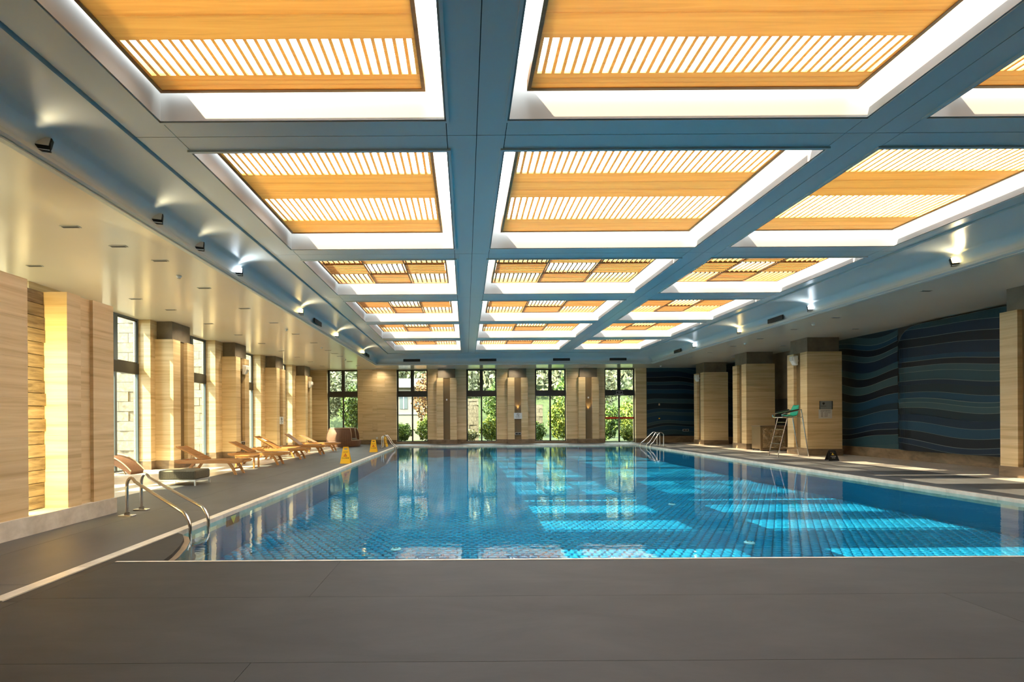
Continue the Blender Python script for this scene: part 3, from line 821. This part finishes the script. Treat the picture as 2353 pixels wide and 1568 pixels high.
# ---------------------------------------------------------------- A-frame signs
def a_sign(x, y, rz, label, H=.65, wb=.40, wt=.22, body=YEL, ink=INK, tri=REDINK, grp=None, spread=.26, black=False):
    t = thing('warning_sign', label, 'sign', (x, y, 0), rz, grp)
    for sgn in (-1, 1):
        e_ = bpy.data.objects.new('panel', None)
        m = MB(); h0 = H-.10; h1 = H-.045; hw = .065*wt/.22
        f = lambda z: (wb+(wt-wb)*z/H)/2
        for a, b in ((0.0, h0), (h1, H)):
            m.prism([(-f(a), a), (f(a), a), (f(b), b), (-f(b), b)], -.006, .006, 'y')
        m.prism([(-f(h0), h0), (-hw, h0), (-hw, h1), (-f(h1), h1)], -.006, .006, 'y')
        m.prism([(hw, h0), (f(h0), h0), (f(h1), h1), (hw, h1)], -.006, .006, 'y')
        if black:
            pass
        p = fixn(m.build('panel', body, t))
        ang = math.asin(spread/2/H)
        p.location = (0, sgn*spread/2, 0); p.rotation_euler = (sgn*ang, 0, 0 if sgn < 0 else 0)
        if sgn < 0:
            fr_ = -.0085
            k = H/.65
            tz = .335*k if not black else .42*k
            ts = .075*k
            m = MB()
            o3 = [(-ts, tz-ts*.7), (ts, tz-ts*.7), (0, tz+ts)]; i3 = [(x_*.62, tz-ts*.03+(z_-tz+ts*.03)*.62) for x_, z_ in o3]
            for a in range(3):
                b = (a+1) % 3; m.prism([o3[a], o3[b], i3[b], i3[a]], -.009, -.006, 'y')
            fixn(m.build('triangle', tri, p))
            fixn(MB().prism([(-.012*k, tz-.035*k), (.012*k, tz-.035*k), (.008*k, tz+.03*k), (-.008*k, tz+.03*k)], -.009, -.006, 'y').build('mark', tri, p))
            text('小心地滑', .072*k, (0, fr_, .215*k if not black else .27*k), (PI/2, 0, 0), ink, p)
            text('CAUTION', .042*k, (0, fr_, .47*k if not black else .2*k), (PI/2, 0, 0), ink, p)
            text('WET FLOOR', .030*k, (0, fr_, .435*k if not black else .155*k), (PI/2, 0, 0), ink, p)
    MB().box(-wt/2+.01, wt/2-.01, -.02, .02, H-.02, H+.005).build('hinge', body, t)
    return t
q = at(793, 1066, 0); a_sign(q[0], q[1]+.13, 0, 'yellow wet floor sign nearest the camera on the pool edge')
q = at(857.5, 1039.5, 0); a_sign(q[0], q[1]+.13, 0, 'yellow wet floor sign farther along the left pool edge')
q = at(885, 1027, 0); a_sign(q[0], q[1]+.0, math.radians(78), 'yellow wet floor sign seen edge-on beside the far left ladder')
q = at(1916, 1059, 0); a_sign(q[0], q[1]+.1, math.radians(-14), 'small black caution sign with yellow triangle by the noticeboard pillar', H=.42, wb=.36, wt=.25, body=BLACK, ink=WINK, tri=GOLD, spread=.34, black=True)
q = at(1451, 1018.5, 0); a_sign(q[0], q[1]+.2, math.radians(72), 'small black caution sign standing in front of the glazed door', H=.42, wb=.36, wt=.25, body=BLACK, ink=WINK, tri=GOLD, spread=.34, black=True)

# ---------------------------------------------------------------- ladders
def rail(parent, base, water, top_h, depth=-1.0, r=.026, name='rail'):
    b = Vector(base); w_ = Vector(water); d = (w_-b); L = d.length; d.normalize()
    pts = []
    R = .17
    pts += [b+Vector((0, 0, .02)), b+Vector((0, 0, top_h-R-.1)), b+Vector((0, 0, top_h-R))]
    for i in range(1, 9):
        a = PI-(PI-.72)*i/8
        pts.append(b+d*(R+R*math.cos(a))+Vector((0, 0, top_h-R+R*math.sin(a))))
    end = w_+Vector((0, 0, .13)); p0 = pts[-1]; p1 = end-d*.18+Vector((0, 0, .12))
    pts += [p0+(p1-p0)*.33, p0+(p1-p0)*.66, p1]
    pts += [end-d*.09+Vector((0, 0, .06)), end-d*.03, end+Vector((0, 0, -.08)), w_+Vector((0, 0, -.3)), w_+Vector((0, 0, PZ+.02))]
    MB().tube(pts, r, 12).build(name, STEEL, parent, smooth=True)
    f = MB(); 
    bl = Vector(base)
    f.box(bl.x-.13, bl.x+.13, bl.y-.06, bl.y+.06, 0, .025); f.build('foot_plate', STEEL, parent, bevel=.008)
    MB().lathe([(.045, .06), (.045, .025)], 12, c=tuple(base)).build('collar', STEEL, parent)
t = thing('pool_ladder', 'curved stainless steel pool ladder at the near left corner', 'ladder')
b1 = at(292, 1187, 0); b2 = at(325, 1173, 0); w1 = at(434, 1218, 0); w2 = at(465, 1206, 0)
w1 = (PX0+.07, w1[1], 0); w2 = (PX0+.09, w2[1]+.12, 0)
rail(t, b1, w1, .70); rail(t, b2, w2, .70)
for z in (-.25, -.5):
    MB().box(w1[0]-.03, w1[0]+.05, min(w1[1], w2[1]), max(w1[1], w2[1]), z-.01, z+.01).build('step', STEEL, t)
t = thing('pool_ladder', 'stainless steel pool ladder at the far left end of the pool', 'ladder')
rail(t, (-5.1, 28.9, 0), (PX0+.07, 28.9, 0), .78); rail(t, (-5.1, 29.45, 0), (PX0+.07, 29.45, 0), .78)
for z in (-.25, -.5): MB().box(PX0+.04, PX0+.12, 28.9, 29.45, z-.01, z+.01).build('step', STEEL, t)
t = thing('pool_ladder', 'stainless steel pool ladder at the far right end of the pool', 'ladder')
rail(t, (11.95, 28.7, 0), (PX1-.07, 28.7, 0), .85); rail(t, (11.95, 29.25, 0), (PX1-.07, 29.25, 0), .85); rail(t, (12.2, 30.3, 0), (PX1-.07, 30.3, 0), .85)
for z in (-.25, -.5): MB().box(PX1-.12, PX1-.04, 28.7, 29.25, z-.01, z+.01).build('step', STEEL, t)

# ---------------------------------------------------------------- lifeguard chair
t = thing('lifeguard_chair', 'tall stainless steel lifeguard chair with teal seat in front of a pillar', 'chair', (14.0, 20.4, 0))
yn, yf = .0, .62; SH = 1.72
def tb(pts, nm_, r=.02, mt=STEEL): return MB().tube(pts, r, 8).build(nm_, mt, t, smooth=True)
for yy in (yn, yf):
    tb([(-.62, yy, 0), (-.18, yy, SH)], 'front_leg')
    tb([(.72, yy, 0), (.46, yy, SH), (.40, yy, SH+.35)], 'back_leg')
    tb([(-.3, yy, SH), (.46, yy, SH)], 'seat_rail')
    tb([(.42, yy, SH+.33), (.0, yy, SH+.24), (-.32, yy, SH+.16), (-.42, yy, SH+.10), (-.40, yy, SH+.02), (-.28, yy, SH)], 'armrest', .026, STEEL)
    tb([(.30, yy, SH+.335), (.0, yy, SH+.27), (-.28, yy, SH+.2)], 'arm_pad', .03, BLACK)
    tb([(.66, yy, .38), (-.52, yy, .38)], 'side_brace', .013, BRNM)
for k in range(5):
    u = (k+.9)/5.6; z = SH*u; x = -.62+.44*u
    MB().box(x-.03, x+.04, yn, yf, z-.012, z+.012).build('rung', STEEL, t)
tb([(.66, yn, .38), (.66, yf, .38)], 'back_brace', .013)
MB().box(-.32, -.02, yn+.03, yf-.03, SH-.015, SH+.01).build('foot_board', SILVER, t)
# bucket seat: swept shell
ms = MB(); prof2 = [(-.02, .06), (.05, .02), (.2, .0), (.34, .03), (.40, .12), (.43, .28), (.47, .42), (.50, .50)]
ny = 8; W2 = .46
for x, z in prof2:
    for j in range(ny+1):
        v = j/ny*2-1; cur = .05*abs(v)**3
        wd = W2/2*(1-.25*max(0, z-.3)/.2)
        ms.v.append((x-cur*(.9 if z > .1 else .2)-.06, (yn+yf)/2+v*wd, SH+.03+z+cur*(1 if z < .1 else 0)))
for i in range(len(prof2)-1):
    for j in range(ny): ms.f.append((i*(ny+1)+j, (i+1)*(ny+1)+j, (i+1)*(ny+1)+j+1, i*(ny+1)+j+1))
o = ms.build('seat', TEAL, t, smooth=True); sm = o.modifiers.new('s', 'SOLIDIFY'); sm.thickness = .02

# ---------------------------------------------------------------- foil-fronted bar
t = thing('bar_counter', 'low cabinet with crumpled bronze foil front between two right pillars', 'cabinet', (15.15, 24.45, 0))
MB().box(0, 1.75, .03, .72, .1, 1.25).build('carcass', BRNM, t)
n = 26; m = MB()
for i in range(n+1):
    for j in range(n+1):
        x = .12+1.18*i/n; z = .16+1.02*j/n
        m.v.append((x, .012-.03*noise.noise(Vector((x*5, z*5, 1.3)))-.015*noise.noise(Vector((x*14, z*14, 4))), z))
for i in range(n):
    for j in range(n): m.f.append((i*(n+1)+j, (i+1)*(n+1)+j, (i+1)*(n+1)+j+1, i*(n+1)+j+1))
m.build('foil_panel', FOIL, t)
MB().box(0, .07, -.02, .03, .05, 1.25).box(1.34, 1.40, -.02, .03, .05, 1.25).box(.07, 1.34, -.02, .03, .05, .12).box(.07, 1.34, -.02, .03, 1.2, 1.25).build('front_frame', BRNM, t)
MB().box(-.03, 1.8, -.05, .75, 1.25, 1.30).build('top', PLINTH, t)
MB().box(1.42, 1.74, .0, .03, .12, 1.22).build('shaded_end', GROUT, t)  # dark panel painted in for the cabinet's shaded end
for x in (.03, 1.68):
    for y_ in (.05, .66): MB().box(x, x+.05, y_, y_+.05, 0, .1).build('foot', GROUT, t)

# ---------------------------------------------------------------- notices and signs
PYC = 21.2
def onC(px, py):
    return ((px-VX)*PYC/F, EYE+(VY-ROLL*(px-VX)-py)*PYC/F)
x0, z1 = onC(1884, 922); x1, z0 = onC(1911, 941)
t = thing('framed_plaque', 'framed grey plaque on the pillar above the paper notice', 'sign', ((x0+x1)/2, PYC, (z0+z1)/2))
hw, hh = (x1-x0)/2, (z1-z0)/2
MB().box(-hw, hw, -.012, -.002, -hh, hh).build('plate', PLAQUE, t)
MB().box(-hw-.03, -hw, -.022, -.001, -hh, hh).box(hw, hw+.03, -.022, -.001, -hh, hh).build('frame', STEEL, t)
fixn(MB().prism([(-hw+.1, .08), (-hw+.13, .12), (-hw+.19, .12), (-hw+.22, .08), (-hw+.16, .0)], -.015, -.012, 'y').build('emblem', INK, t))
MB().box(-hw+.04, -hw+.28, -.014, -.012, -.05, -.035).build('caption', INK, t)
x0, z1 = onC(1881, 941.5); x1, z0 = onC(1912, 962)
t = thing('paper_notice', 'white paper notice with printed lines below the framed plaque', 'notice', ((x0+x1)/2, PYC, (z0+z1)/2))
hw, hh = (x1-x0)/2, (z1-z0)/2
MB().box(-hw, hw, -.006, -.001, -hh, hh).build('sheet', PAPER, t)
text('泳池开放时间', .075, (0, -.008, hh-.07), (PI/2, 0, 0), INK, t)
lines = MB()
for i, (a, b) in enumerate(((.0, .28), (.0, .17), (.0, .16), (.0, .15))):
    z = hh-.15-.055*i
    lines.box(-.2, -.1, -.008, -.006, z-.009, z+.009).box(-.05+a, -.05+b, -.008, -.006, z-.007, z+.007)
lines.build('printed_lines', INK, t)
# prohibition notice on the back wall
YS = YB-.33
def prohib(loc, rz, label, w_=.58, h_=.42, word='禁止跳水'):
    t = thing('prohibition_sign', label, 'sign', loc, rz)
    MB().box(-w_/2, w_/2, -.012, -.001, -h_/2, h_/2).build('plate', WPLAS, t)
    MB().tube([(.085*math.cos(2*PI*i/24), -.014, .075+.085*math.sin(2*PI*i/24)) for i in range(24)], .011, 6, closed=True).build('ring', INK, t)
    MB().tube([(-.06, -.014, .135), (.06, -.014, .015)], .009, 6).build('bar', INK, t)
    MB().tube([(-.02, -.014, .11), (.0, -.014, .07), (.035, -.014, .06)], .011, 6).build('figure', INK, t)
    text(word, .082, (0, -.014, -.08), (PI/2, 0, 0), INK, t)
    text('NO DIVING', .04, (0, -.014, -.155), (PI/2, 0, 0), INK, t)
prohib((3.68, YS, EYE+.25), 0, 'white no diving sign on the middle back pilaster')
prohib((XL+.65, 26.95, 1.72), PI/2, 'white no diving sign on the middle left pilaster', word='小心地滑')
def exitsign(loc, rz, label, w_=.42, h_=.15, body='EXIT'):
    t = thing('exit_sign', label, 'sign', loc, rz)
    MB().box(-w_/2, w_/2, -.02, -.001, -h_/2, h_/2).build('case', WPLAS, t)
    MB().box(-w_/2+.02, w_/2-.02, -.024, -.02, -h_/2+.02, h_/2-.02).build('face', BLACK, t)
    text(body, .085, (0, -.026, 0), (PI/2, 0, 0), WINK, t)
exitsign((3.68, YS, .70), 0, 'small black arrow sign low on the middle back pilaster', body='→')
exitsign((10.98, YB+.16, 3.58), 0, 'black framed exit sign on the bar above the glazed door', w_=.44, h_=.22)
exitsign((15.6, YB-.05, .87), 0, 'black arrow sign low on the back mural', body='→')
exitsign((XL+.64, 22.3, .66), PI/2, 'black arrow sign low on the nearest left pilaster', w_=.40, h_=.18, body='→')
MB_ = MB().box(10.65, 11.3, YB+.13, YB+.18, 3.40, 3.44); tag(MB_.build('door_closer', SILVER), 'thin silver door closer rail under the exit sign', 'door closer')
for (px, py) in ((1027, 919), (1350.5, 916)):
    x = (px-VX)/32.36; z = EYE+(VY-py)/32.36
    tag(MB().box(x-.05, x+.05, YB-.21, YB-.19, z-.06, z+.06).build('thermostat', WPLAS), 'small white wall unit in the groove of the pilaster %s' % ('beside the door' if px > 1200 else 'left of the prohibition notice'), 'wall unit')
for (px, py, lb) in ((1514.5, 930, 'small pale call point on the back mural'), (1514.5, 962, 'tiny orange indicator on the back mural')):
    x = (px-VX)/32.36; z = EYE+(962.3-py)/32.36
    tag(MB().box(x-.05, x+.05, YB-.05, YB-.01, z-.07 if py < 940 else z-.03, z+.07 if py < 940 else z+.03).build('wall_switch', CREAMW if py < 940 else YEL), lb, 'switch')
tag(MB().box((866-VX)/32.36-.06, (866-VX)/32.36+.06, YB-.03, YB, EYE-1.32, EYE-1.2).build('wall_socket', WPLAS), 'white wall socket low on the blank back wall', 'socket')

# wall speakers
def speaker(x, y, z, rz, label):
    t = thing('wall_speaker', label, 'speaker', (x, y, z), rz)
    fixn(MB().prism([(0, -.22), (-.12, -.20), (-.22, .0), (-.24, .20), (0, .24)], -.14, .14, 'x').build('case', WPLAS, t, bevel=.03))
    MB().box(-.02, .02, 0, .1, -.05, .05).build('bracket', SILVER, t)
    g = MB().box(-.11, .11, -.245, -.235, -.0, .16).build('grille', PAPER, t)
speaker(15.22, 21.85, EYE+2.62, -PI/2, 'white wall speaker on the pillar with the notices')
speaker(15.22, 31.05, EYE+2.62, -PI/2, 'white wall speaker on the farthest right pillar')
speaker(XL+.66, 22.35, EYE+2.4, PI/2, 'white wall speaker on the nearest left pilaster')
speaker(XL+.66, 31.7, EYE+2.4, PI/2, 'white wall speaker on the farthest left pilaster')

# ---------------------------------------------------------------- ceiling fittings
def flood(x, y, rz, label, lens=WLAMP, grp='flood lamps on the cornice', watts=50):
    t = thing('flood_lamp', label, 'lamp', (x, y, 5.43), rz, grp)
    b = MB().box(-.09, .09, -.04, .03, .07, .24).build('housing', BLACK, t, bevel=.01)
    b.rotation_euler = (math.radians(-25), 0, 0)
    g = MB().box(-.075, .075, -.046, -.04, .075, .225).build('lens', lens, t); g.rotation_euler = (math.radians(-25), 0, 0)
    MB().box(-.1, -.09, -.01, .01, 0, .14).box(.09, .1, -.01, .01, 0, .14).box(-.1, .1, -.02, .02, -.0, .012).build('bracket', BLACK, t)
    if True:  # unlit lamps get a weak added beam too, to brighten the ceiling
        L_ = bpy.data.lights.new('flood_beam', 'SPOT'); L_.energy = watts; L_.color = (.85, .93, 1) if lens is CLAMP else (1, .80, .50); L_.spot_size = 1.7; L_.spot_blend = 1.0; L_.shadow_soft_size = .06
        lo = bpy.data.objects.new('flood_beam', L_); C.objects.link(lo); lo.parent = t
        sg = 1 if x < 0 else -1
        lo.location = (0, -.12, .2)
        d = Vector((sg*5.0, -.6, .9)); d = Matrix.Rotation(-rz, 3, 'Z') @ d
        lo.rotation_euler = d.to_track_quat('-Z', 'Y').to_euler()
    return t
FLOODW = 60
dsc = ['nearest the camera', 'second from the camera', 'third from the camera', 'fourth from the camera', 'fifth from the camera', 'sixth from the camera', 'farthest away']
for i, px in enumerate((92, 357, 455, 546, 689, 772, 833)):
    y = 5.85*F/(VX-px)
    flood(-5.80, y, math.radians(20), 'flood lamp on the left cornice, '+dsc[i], (OFF if i < 3 else CLAMP if i == 3 else WLAMP), watts=(10 if i < 3 else 25))
for i, px in enumerate((2193, 1860, 1697, 1594)):
    y = 12.1*F/(px-VX)
    flood(12.17, y, math.radians(-20), 'flood lamp on the right cornice, '+(dsc[i] if i < 3 else 'farthest away'), (WLAMP if i in (0, 2) else CLAMP), watts=25)
def vent(x, y, z, rx, rz, label, w_=1.1, h_=.17):
    t = thing('air_vent', label, 'vent', (x, y, z), rz)
    a = bpy.data.objects
    m = MB().box(-w_/2, w_/2, -.03, .0, -h_/2, h_/2).build('frame', GRILL, t)
    for k in range(4):
        z_ = -h_/2+h_*(k+.5)/4
        MB().box(-w_/2+.02, w_/2-.02, -.036, -.03, z_-.006, z_+.006).build('louvre', FRAMEM, t)
for px, lb in ((947, 'leftmost'), (1122, 'second from left'), (1291, 'third from left'), (1421, 'rightmost')):
    vent((px-VX)*31.05/F, 31.06, 5.60, 0, 0, 'black linear air vent in the back cove, '+lb)
for px, lb in ((731, 'nearer'), (845, 'farther')): vent(-5.80, 5.8*F/(VX-px), 5.56, 0, PI/2, 'black air vent in the left cove, the %s one' % lb, .9)
for px, lb in ((1780, 'nearer'), (1556, 'farther')): vent(12.16, 12.1*F/(px-VX), 5.56, 0, -PI/2, 'black air vent in the right cove, the %s one' % lb, .9)
def slot(px, py, side, w_=.34, watts=0, tilt=(0, 0, -1)):
    q = at(px, py, ZS)
    t = thing('slot_downlight', 'narrow black slot light set in the %s' % ({'l': 'cream left soffit', 'r': 'grey green right soffit', 'b': 'back soffit, added to light the wall'}[side]), 'lamp', (q[0], q[1], ZS), 0, 'slot lights in the %s soffit' % {'l': 'left', 'r': 'right', 'b': 'back'}[side])
    MB().box(-w_/2, w_/2, -.045, .045, -.012, .0).build('trim', SILVER, t)
    MB().box(-w_/2+.02, w_/2-.02, -.03, .03, -.016, -.012).build('aperture', GRILL, t)
    if watts:  # beam added to unlit slots to brighten the walls
        L_ = bpy.data.lights.new('added_slot_beam', 'SPOT'); L_.energy = watts; L_.color = (1, .83, .58); L_.spot_size = 1.9; L_.spot_blend = 1.0; L_.shadow_soft_size = .05
        lo = bpy.data.objects.new('added_slot_beam', L_); C.objects.link(lo); lo.parent = t; lo.location = (0, 0, -.03)
        lo.rotation_euler = Vector(tilt).to_track_quat('-Z', 'Y').to_euler()
for px, py in ((162,521),(272,566),(80,611),(368,599),(312,687),(469,662),(392,712),(562,709),(479,744),(629,742),(547.5,769.7),(601.6,789.7),(679.7,768),(721,788),(646.5,806.6),(753.4,805.5),(683,820.7),(781,819),(713.8,831.6),(803.7,831),(740,841),(823.5,840.7),(768.6,812.5)):
    slot(px, py, 'l', watts=(110 if px in (80, 312, 392, 479, 547.5, 601.6, 646.5, 683, 713.8, 740, 761.7) else 0), tilt=(-.6, .1, -1))
for px, py in ((1824,757),(1745.8,778.6),(1684.5,795.8),(1630.5,810),(1585.7,822),(1799.3,794.6),(1686.8,821.5),(1965.8,755.6),(2127.8,668.5),(1921,730)):
    slot(px, py, 'r', .3, watts=(90 if px in (1824, 1745.8, 1630.5) else 0), tilt=(.2, .3, -1))
for px, py in ((1014, 846), (1181, 844.5), (1347, 842.5), (870, 847)): slot(px, py, 'b', .4, watts=55, tilt=(0, .7, -1))  # row of lamps added to brighten the back wall
for px, py in ((411, 634), (658, 757), (738.7, 798.6), (793, 826), (1868.9, 745), (1712, 789), (1518, 841)):
    q = at(px, py, ZS)
    t = thing('ceiling_detector', 'small round white detector on the %s soffit' % ('left' if px < 1000 else 'right'), 'detector', (q[0], q[1], ZS), 0, 'detectors on the %s soffit' % ('left' if px < 1000 else 'right'))
    MB().lathe([(0, -.07), (.03, -.07), (.05, -.035), (.06, -.02), (.06, 0)], 14).build('body', WPLAS, t, smooth=True)
    MB().lathe([(.028, -.072), (.032, -.072), (.032, -.066)], 14).build('ring', GRILL, t)

# tell the small ceiling fittings apart by how far along their soffit they stand
ORD = ['nearest', 'second nearest', 'third nearest', 'fourth nearest', 'fifth nearest', 'sixth nearest', 'seventh nearest', 'eighth nearest', 'ninth nearest', 'tenth nearest', 'eleventh nearest', 'twelfth nearest', 'thirteenth nearest', 'fourteenth nearest', 'fifteenth nearest', 'sixteenth nearest', 'seventeenth nearest', 'eighteenth nearest', 'nineteenth nearest', 'twentieth nearest', 'third farthest from', 'second farthest from', 'farthest from']
for g in ('slot lights in the left soffit', 'slot lights in the right soffit', 'slot lights in the back soffit', 'detectors on the left soffit', 'detectors on the right soffit'):
    obs = [o for o in S.objects if o.get('group') == g]
    back = 'back' in g
    obs.sort(key=lambda o: o.location.x if back else o.location.y)
    for i, o in enumerate(obs):
        if back: o['label'] = o['label']+', '+['leftmost', 'second from left', 'third from left', 'rightmost'][i]
        else: o['label'] = o['label']+', '+('farthest from' if i == len(obs)-1 else ORD[i] if 'far' in ORD[i] else ORD[i]+' to')+' the camera'

# ---------------------------------------------------------------- outside
gd = MB().box(-60, 60, 34.4, 90, -.3, -.12).box(-60, -11.8, -20, 34.4, -.3, -.12); gd.build('ground', GRASS, kind='structure')
MB().box(-16, -11.75, -5, 34.3, -.12, -.08).build('terrace', PAVE, kind='structure')
def leaves(n, c, r, size, rnd, shell=.55):
    m = MB(); V = m.v; Fc = m.f
    for i in range(n):
        while True:
            p = Vector((rnd.uniform(-1, 1), rnd.uniform(-1, 1), rnd.uniform(-1, 1)))
            if p.length < 1 and p.length > shell*rnd.random(): break
        ln = .82+.35*noise.noise(Vector((p.x*2.3+c[0], p.y*2.3, p.z*2.3+c[1])))
        p = Vector((p.x*r[0]*ln+c[0], p.y*r[1]*ln+c[1], max(.02, p.z*r[2]*ln+c[2])))
        a = Vector((rnd.gauss(0, 1), rnd.gauss(0, 1), rnd.gauss(0, .6))).normalized(); b = a.orthogonal().normalized()
        b = (Matrix.Rotation(rnd.uniform(0, 6.28), 3, a) @ b); d = a.cross(b); s_ = size*rnd.uniform(.6, 1.3)
        k = len(V); V.extend([tuple(p-b*s_), tuple(p+d*s_*.5), tuple(p+b*s_), tuple(p-d*s_*.5)]); Fc.append((k, k+1, k+2, k+3))
    return m
rg = random.Random(11)
def tree(x, y, h, r, mat, label, n=2600, size=.16, name='tree', trunk=True, rz=None):
    t = thing(name, label, 'tree' if name == 'tree' else 'shrub', (x, y, 0))
    rz = rz or h*.42
    if trunk:
        m = MB().tube([(0, 0, -.12), (.05, .02, h*.3), (-.05, .05, h*.55)], .12, 7)
        m.build('trunk', BARK, t)
        for k in range(4):
            a = k*1.7; MB().tube([(0, .03, h*(.35+.05*k)), (r*.6*math.cos(a), r*.6*math.sin(a), h*(.6+.05*k))], .05, 5).build('branch', BARK, t)
        leaves(n, (0, 0, h-rz), (r, r, rz), size, rg).build('foliage', mat, t, kind='stuff')
    else:
        leaves(n, (0, 0, h*.5), (r, r*.8, h*.55), size, rg).build('foliage', mat, t, kind='stuff')
# plants seen through the back windows
tree(-11.8, 40.6, 7.5, 2.4, LEAFP, 'pale leafy tree filling the upper far left back window', 5000)
tree(-8.6, 36.9, 4.6, 1.3, LEAFG, 'green tree low in the far left back window', 4200, .12)
tree(-12.5, 37.2, 2.2, 1.4, LEAFG, 'low green shrub in the far left back window corner', 1800, .10, 'shrub', False)
tree(-2.9, 39.0, 6.2, 1.7, LEAFR, 'rust-leaved tree right of centre in the second back window', 3200, .12)
tree(-2.9, 37.0, 2.0, 1.1, LEAFY, 'bright green shrub low in the second back window', 2400, .10, 'shrub', False)
tree(-5.0, 37.2, 1.5, 1.0, LEAFG, 'dark green shrub low left in the second back window', 2000, .10, 'shrub', False)
tree(-8.9, 48.4, 9.0, 2.2, LEAFP, 'pale tree behind the second back window', 3600)
tree(2.5, 38.6, 5.2, 1.15, LEAFG, 'feathery green tree in the middle back window', 4200, .10)
tree(2.0, 36.9, 2.0, 1.0, LEAFY, 'yellow green shrub low in the middle back window', 2600, .10, 'shrub', False)
tree(0.3, 37.4, .95, .9, LEAFP, 'low pale plant in front of the stone wall, middle back window', 1200, .08, 'shrub', False)
tree(7.6, 37.6, 3.4, 1.25, LEAFY, 'bright yellow green shrub in the fourth back window', 4200, .10, 'shrub', False)
tree(5.6, 37.0, 1.5, .8, LEAFG, 'low green plant beneath the fourth back window', 1600, .09, 'shrub', False)
tree(8.9, 42.4, 6.0, 1.1, LEAFG, 'tall palm-like tree behind the fourth back window', 3000, .16)
tree(11.4, 38.2, 3.0, 1.3, LEAFG, 'dense green shrub behind the glazed door', 4200, .11, 'shrub', False)
tree(13.9, 40.6, 3.4, 1.3, LEAFY, 'bright shrub at the right behind the glazed door', 3800, .11, 'shrub', False)
tree(12.4, 35.9, 1.2, .8, LEAFY, 'low bright plants at the foot of the glazed door view', 2400, .09, 'shrub', False)
tree(12.6, 44.5, 8.6, 2.2, LEAFP, 'pale leafy tree high behind the glazed door', 4600)
tree(4.9, 46.6, 9.0, 2.1, LEAFP, 'tall pale tree behind the middle of the building', 5600, .2)
tree(-.6, 46.8, 9.2, 2.0, LEAFP, 'tall pale tree beyond the rust-leaved one', 5000, .2)
tree(19.5, 47, 9.0, 3.2, LEAFP, 'tall pale tree at the far right outside', 4600, .2)
tree(-16.5, 47.5, 9.5, 3.2, LEAFG, 'tall green tree at the far left outside', 5000, .2)
# planted slope that closes the view
hm = MB(); nx, ny = 60, 14
for j in range(ny+1):
    for i in range(nx+1):
        x = -60+120*i/nx; y = 50+30*j/ny
        hm.v.append((x, y, 21*(j/ny)**.85+1.6*noise.noise(Vector((x*.18, y*.18, 0)))+(0 if j else -.5)))
for j in range(ny):
    for i in range(nx): hm.f.append((j*(nx+1)+i, j*(nx+1)+i+1, (j+1)*(nx+1)+i+1, (j+1)*(nx+1)+i))
hm.build('hillside', GRASS, smooth=True, kind='structure')
fo = leaves(30000, (4, 59, 6.0), (36, 6, 9.5), .42, rg, 0).build('hillside_bushes', LEAFP)
tag(fo, 'mass of pale bushes covering the slope behind the building', 'bushes'); fo['kind'] = 'stuff'
# stone garden walls and a far house
def stonewall(x0, x1, y, h, label, mat=OUTSTONE, cs=.32, bl=.6):
    t = thing('garden_wall', label, 'wall', (x0, y, 0))
    MB().box(0, x1-x0, .05, .4, -.12, h-.02).build('core', GROUT, t)
    k = 0; z = 0.0
    while z < h-.01:
        x = -(bl/2 if k % 2 else 0)
        while x < x1-x0:
            a = max(0, x); b = min(x1-x0, x+bl)
            if b-a > .05: MB().box(a+.004, b-.004, random.uniform(-.02, .03), .42, z+.004, min(h, z+cs)-.004).build('stone', mat, t)
            x += bl
        z += cs; k += 1
stonewall(-1.2, 1.05, 38.6, 3.4, 'pale stone garden wall in the middle back window')
stonewall(4.5, 6.3, 38.8, 2.9, 'pale stone garden wall in the fourth back window')
t = thing('garden_house', 'grey and white house seen through the second back window', 'building', (-5.9, 42.6, 0))
MB().box(-1.8, 2.4, 0, 3, -.12, 4.6).build('wall', CONC, t)
fixn(MB().prism([(-2.2, 4.6), (2.8, 4.6), (2.2, 5.4), (-1.6, 5.4)], -.4, 3.2, 'y').build('roof', GREYR, t))
for x in (-1.2, .0, 1.2):
    w_ = MB().box(x, x+.7, -.03, .02, 2.7, 4.0).build('window', FRAMEB, t)
    MB().box(x+.32, x+.38, -.05, -.03, 2.7, 4.0).build('glazing_bar', WPLAS, w_)
MB().box(-1.8, 2.4, -.05, 0, 2.2, 2.35).build('string_course', GREYR, t)
# split-face stone piers outside the left windows
for i, (y0, lb) in enumerate(((12.75, 'outside the shaded window behind the partition'), (17.45, 'outside the nearest clear left window'), (22.1, 'outside the second clear left window'), (26.8, 'outside the third clear left window'), (31.5, 'outside the farthest left window'))):
    t = thing('stone_pier', 'pale split-face stone pier '+lb, 'pier', (XL-.62, y0, 0))
    MB().box(-2.4, -.0, .04, .8, -.08, 6.4).build('core', GROUT, t)
    for k in range(18):
        z = -.08+.36*k; x = -2.4-(.35 if k % 2 else 0)
        while x < -.01:
            a = max(-2.4, x); b = min(-.005, x+.7)
            if b-a > .06: MB().box(a+.006, b-.006, random.uniform(-.03, .02), .82, z+.006, z+.354).build('stone', OUTSTONE, t)
            x += .7
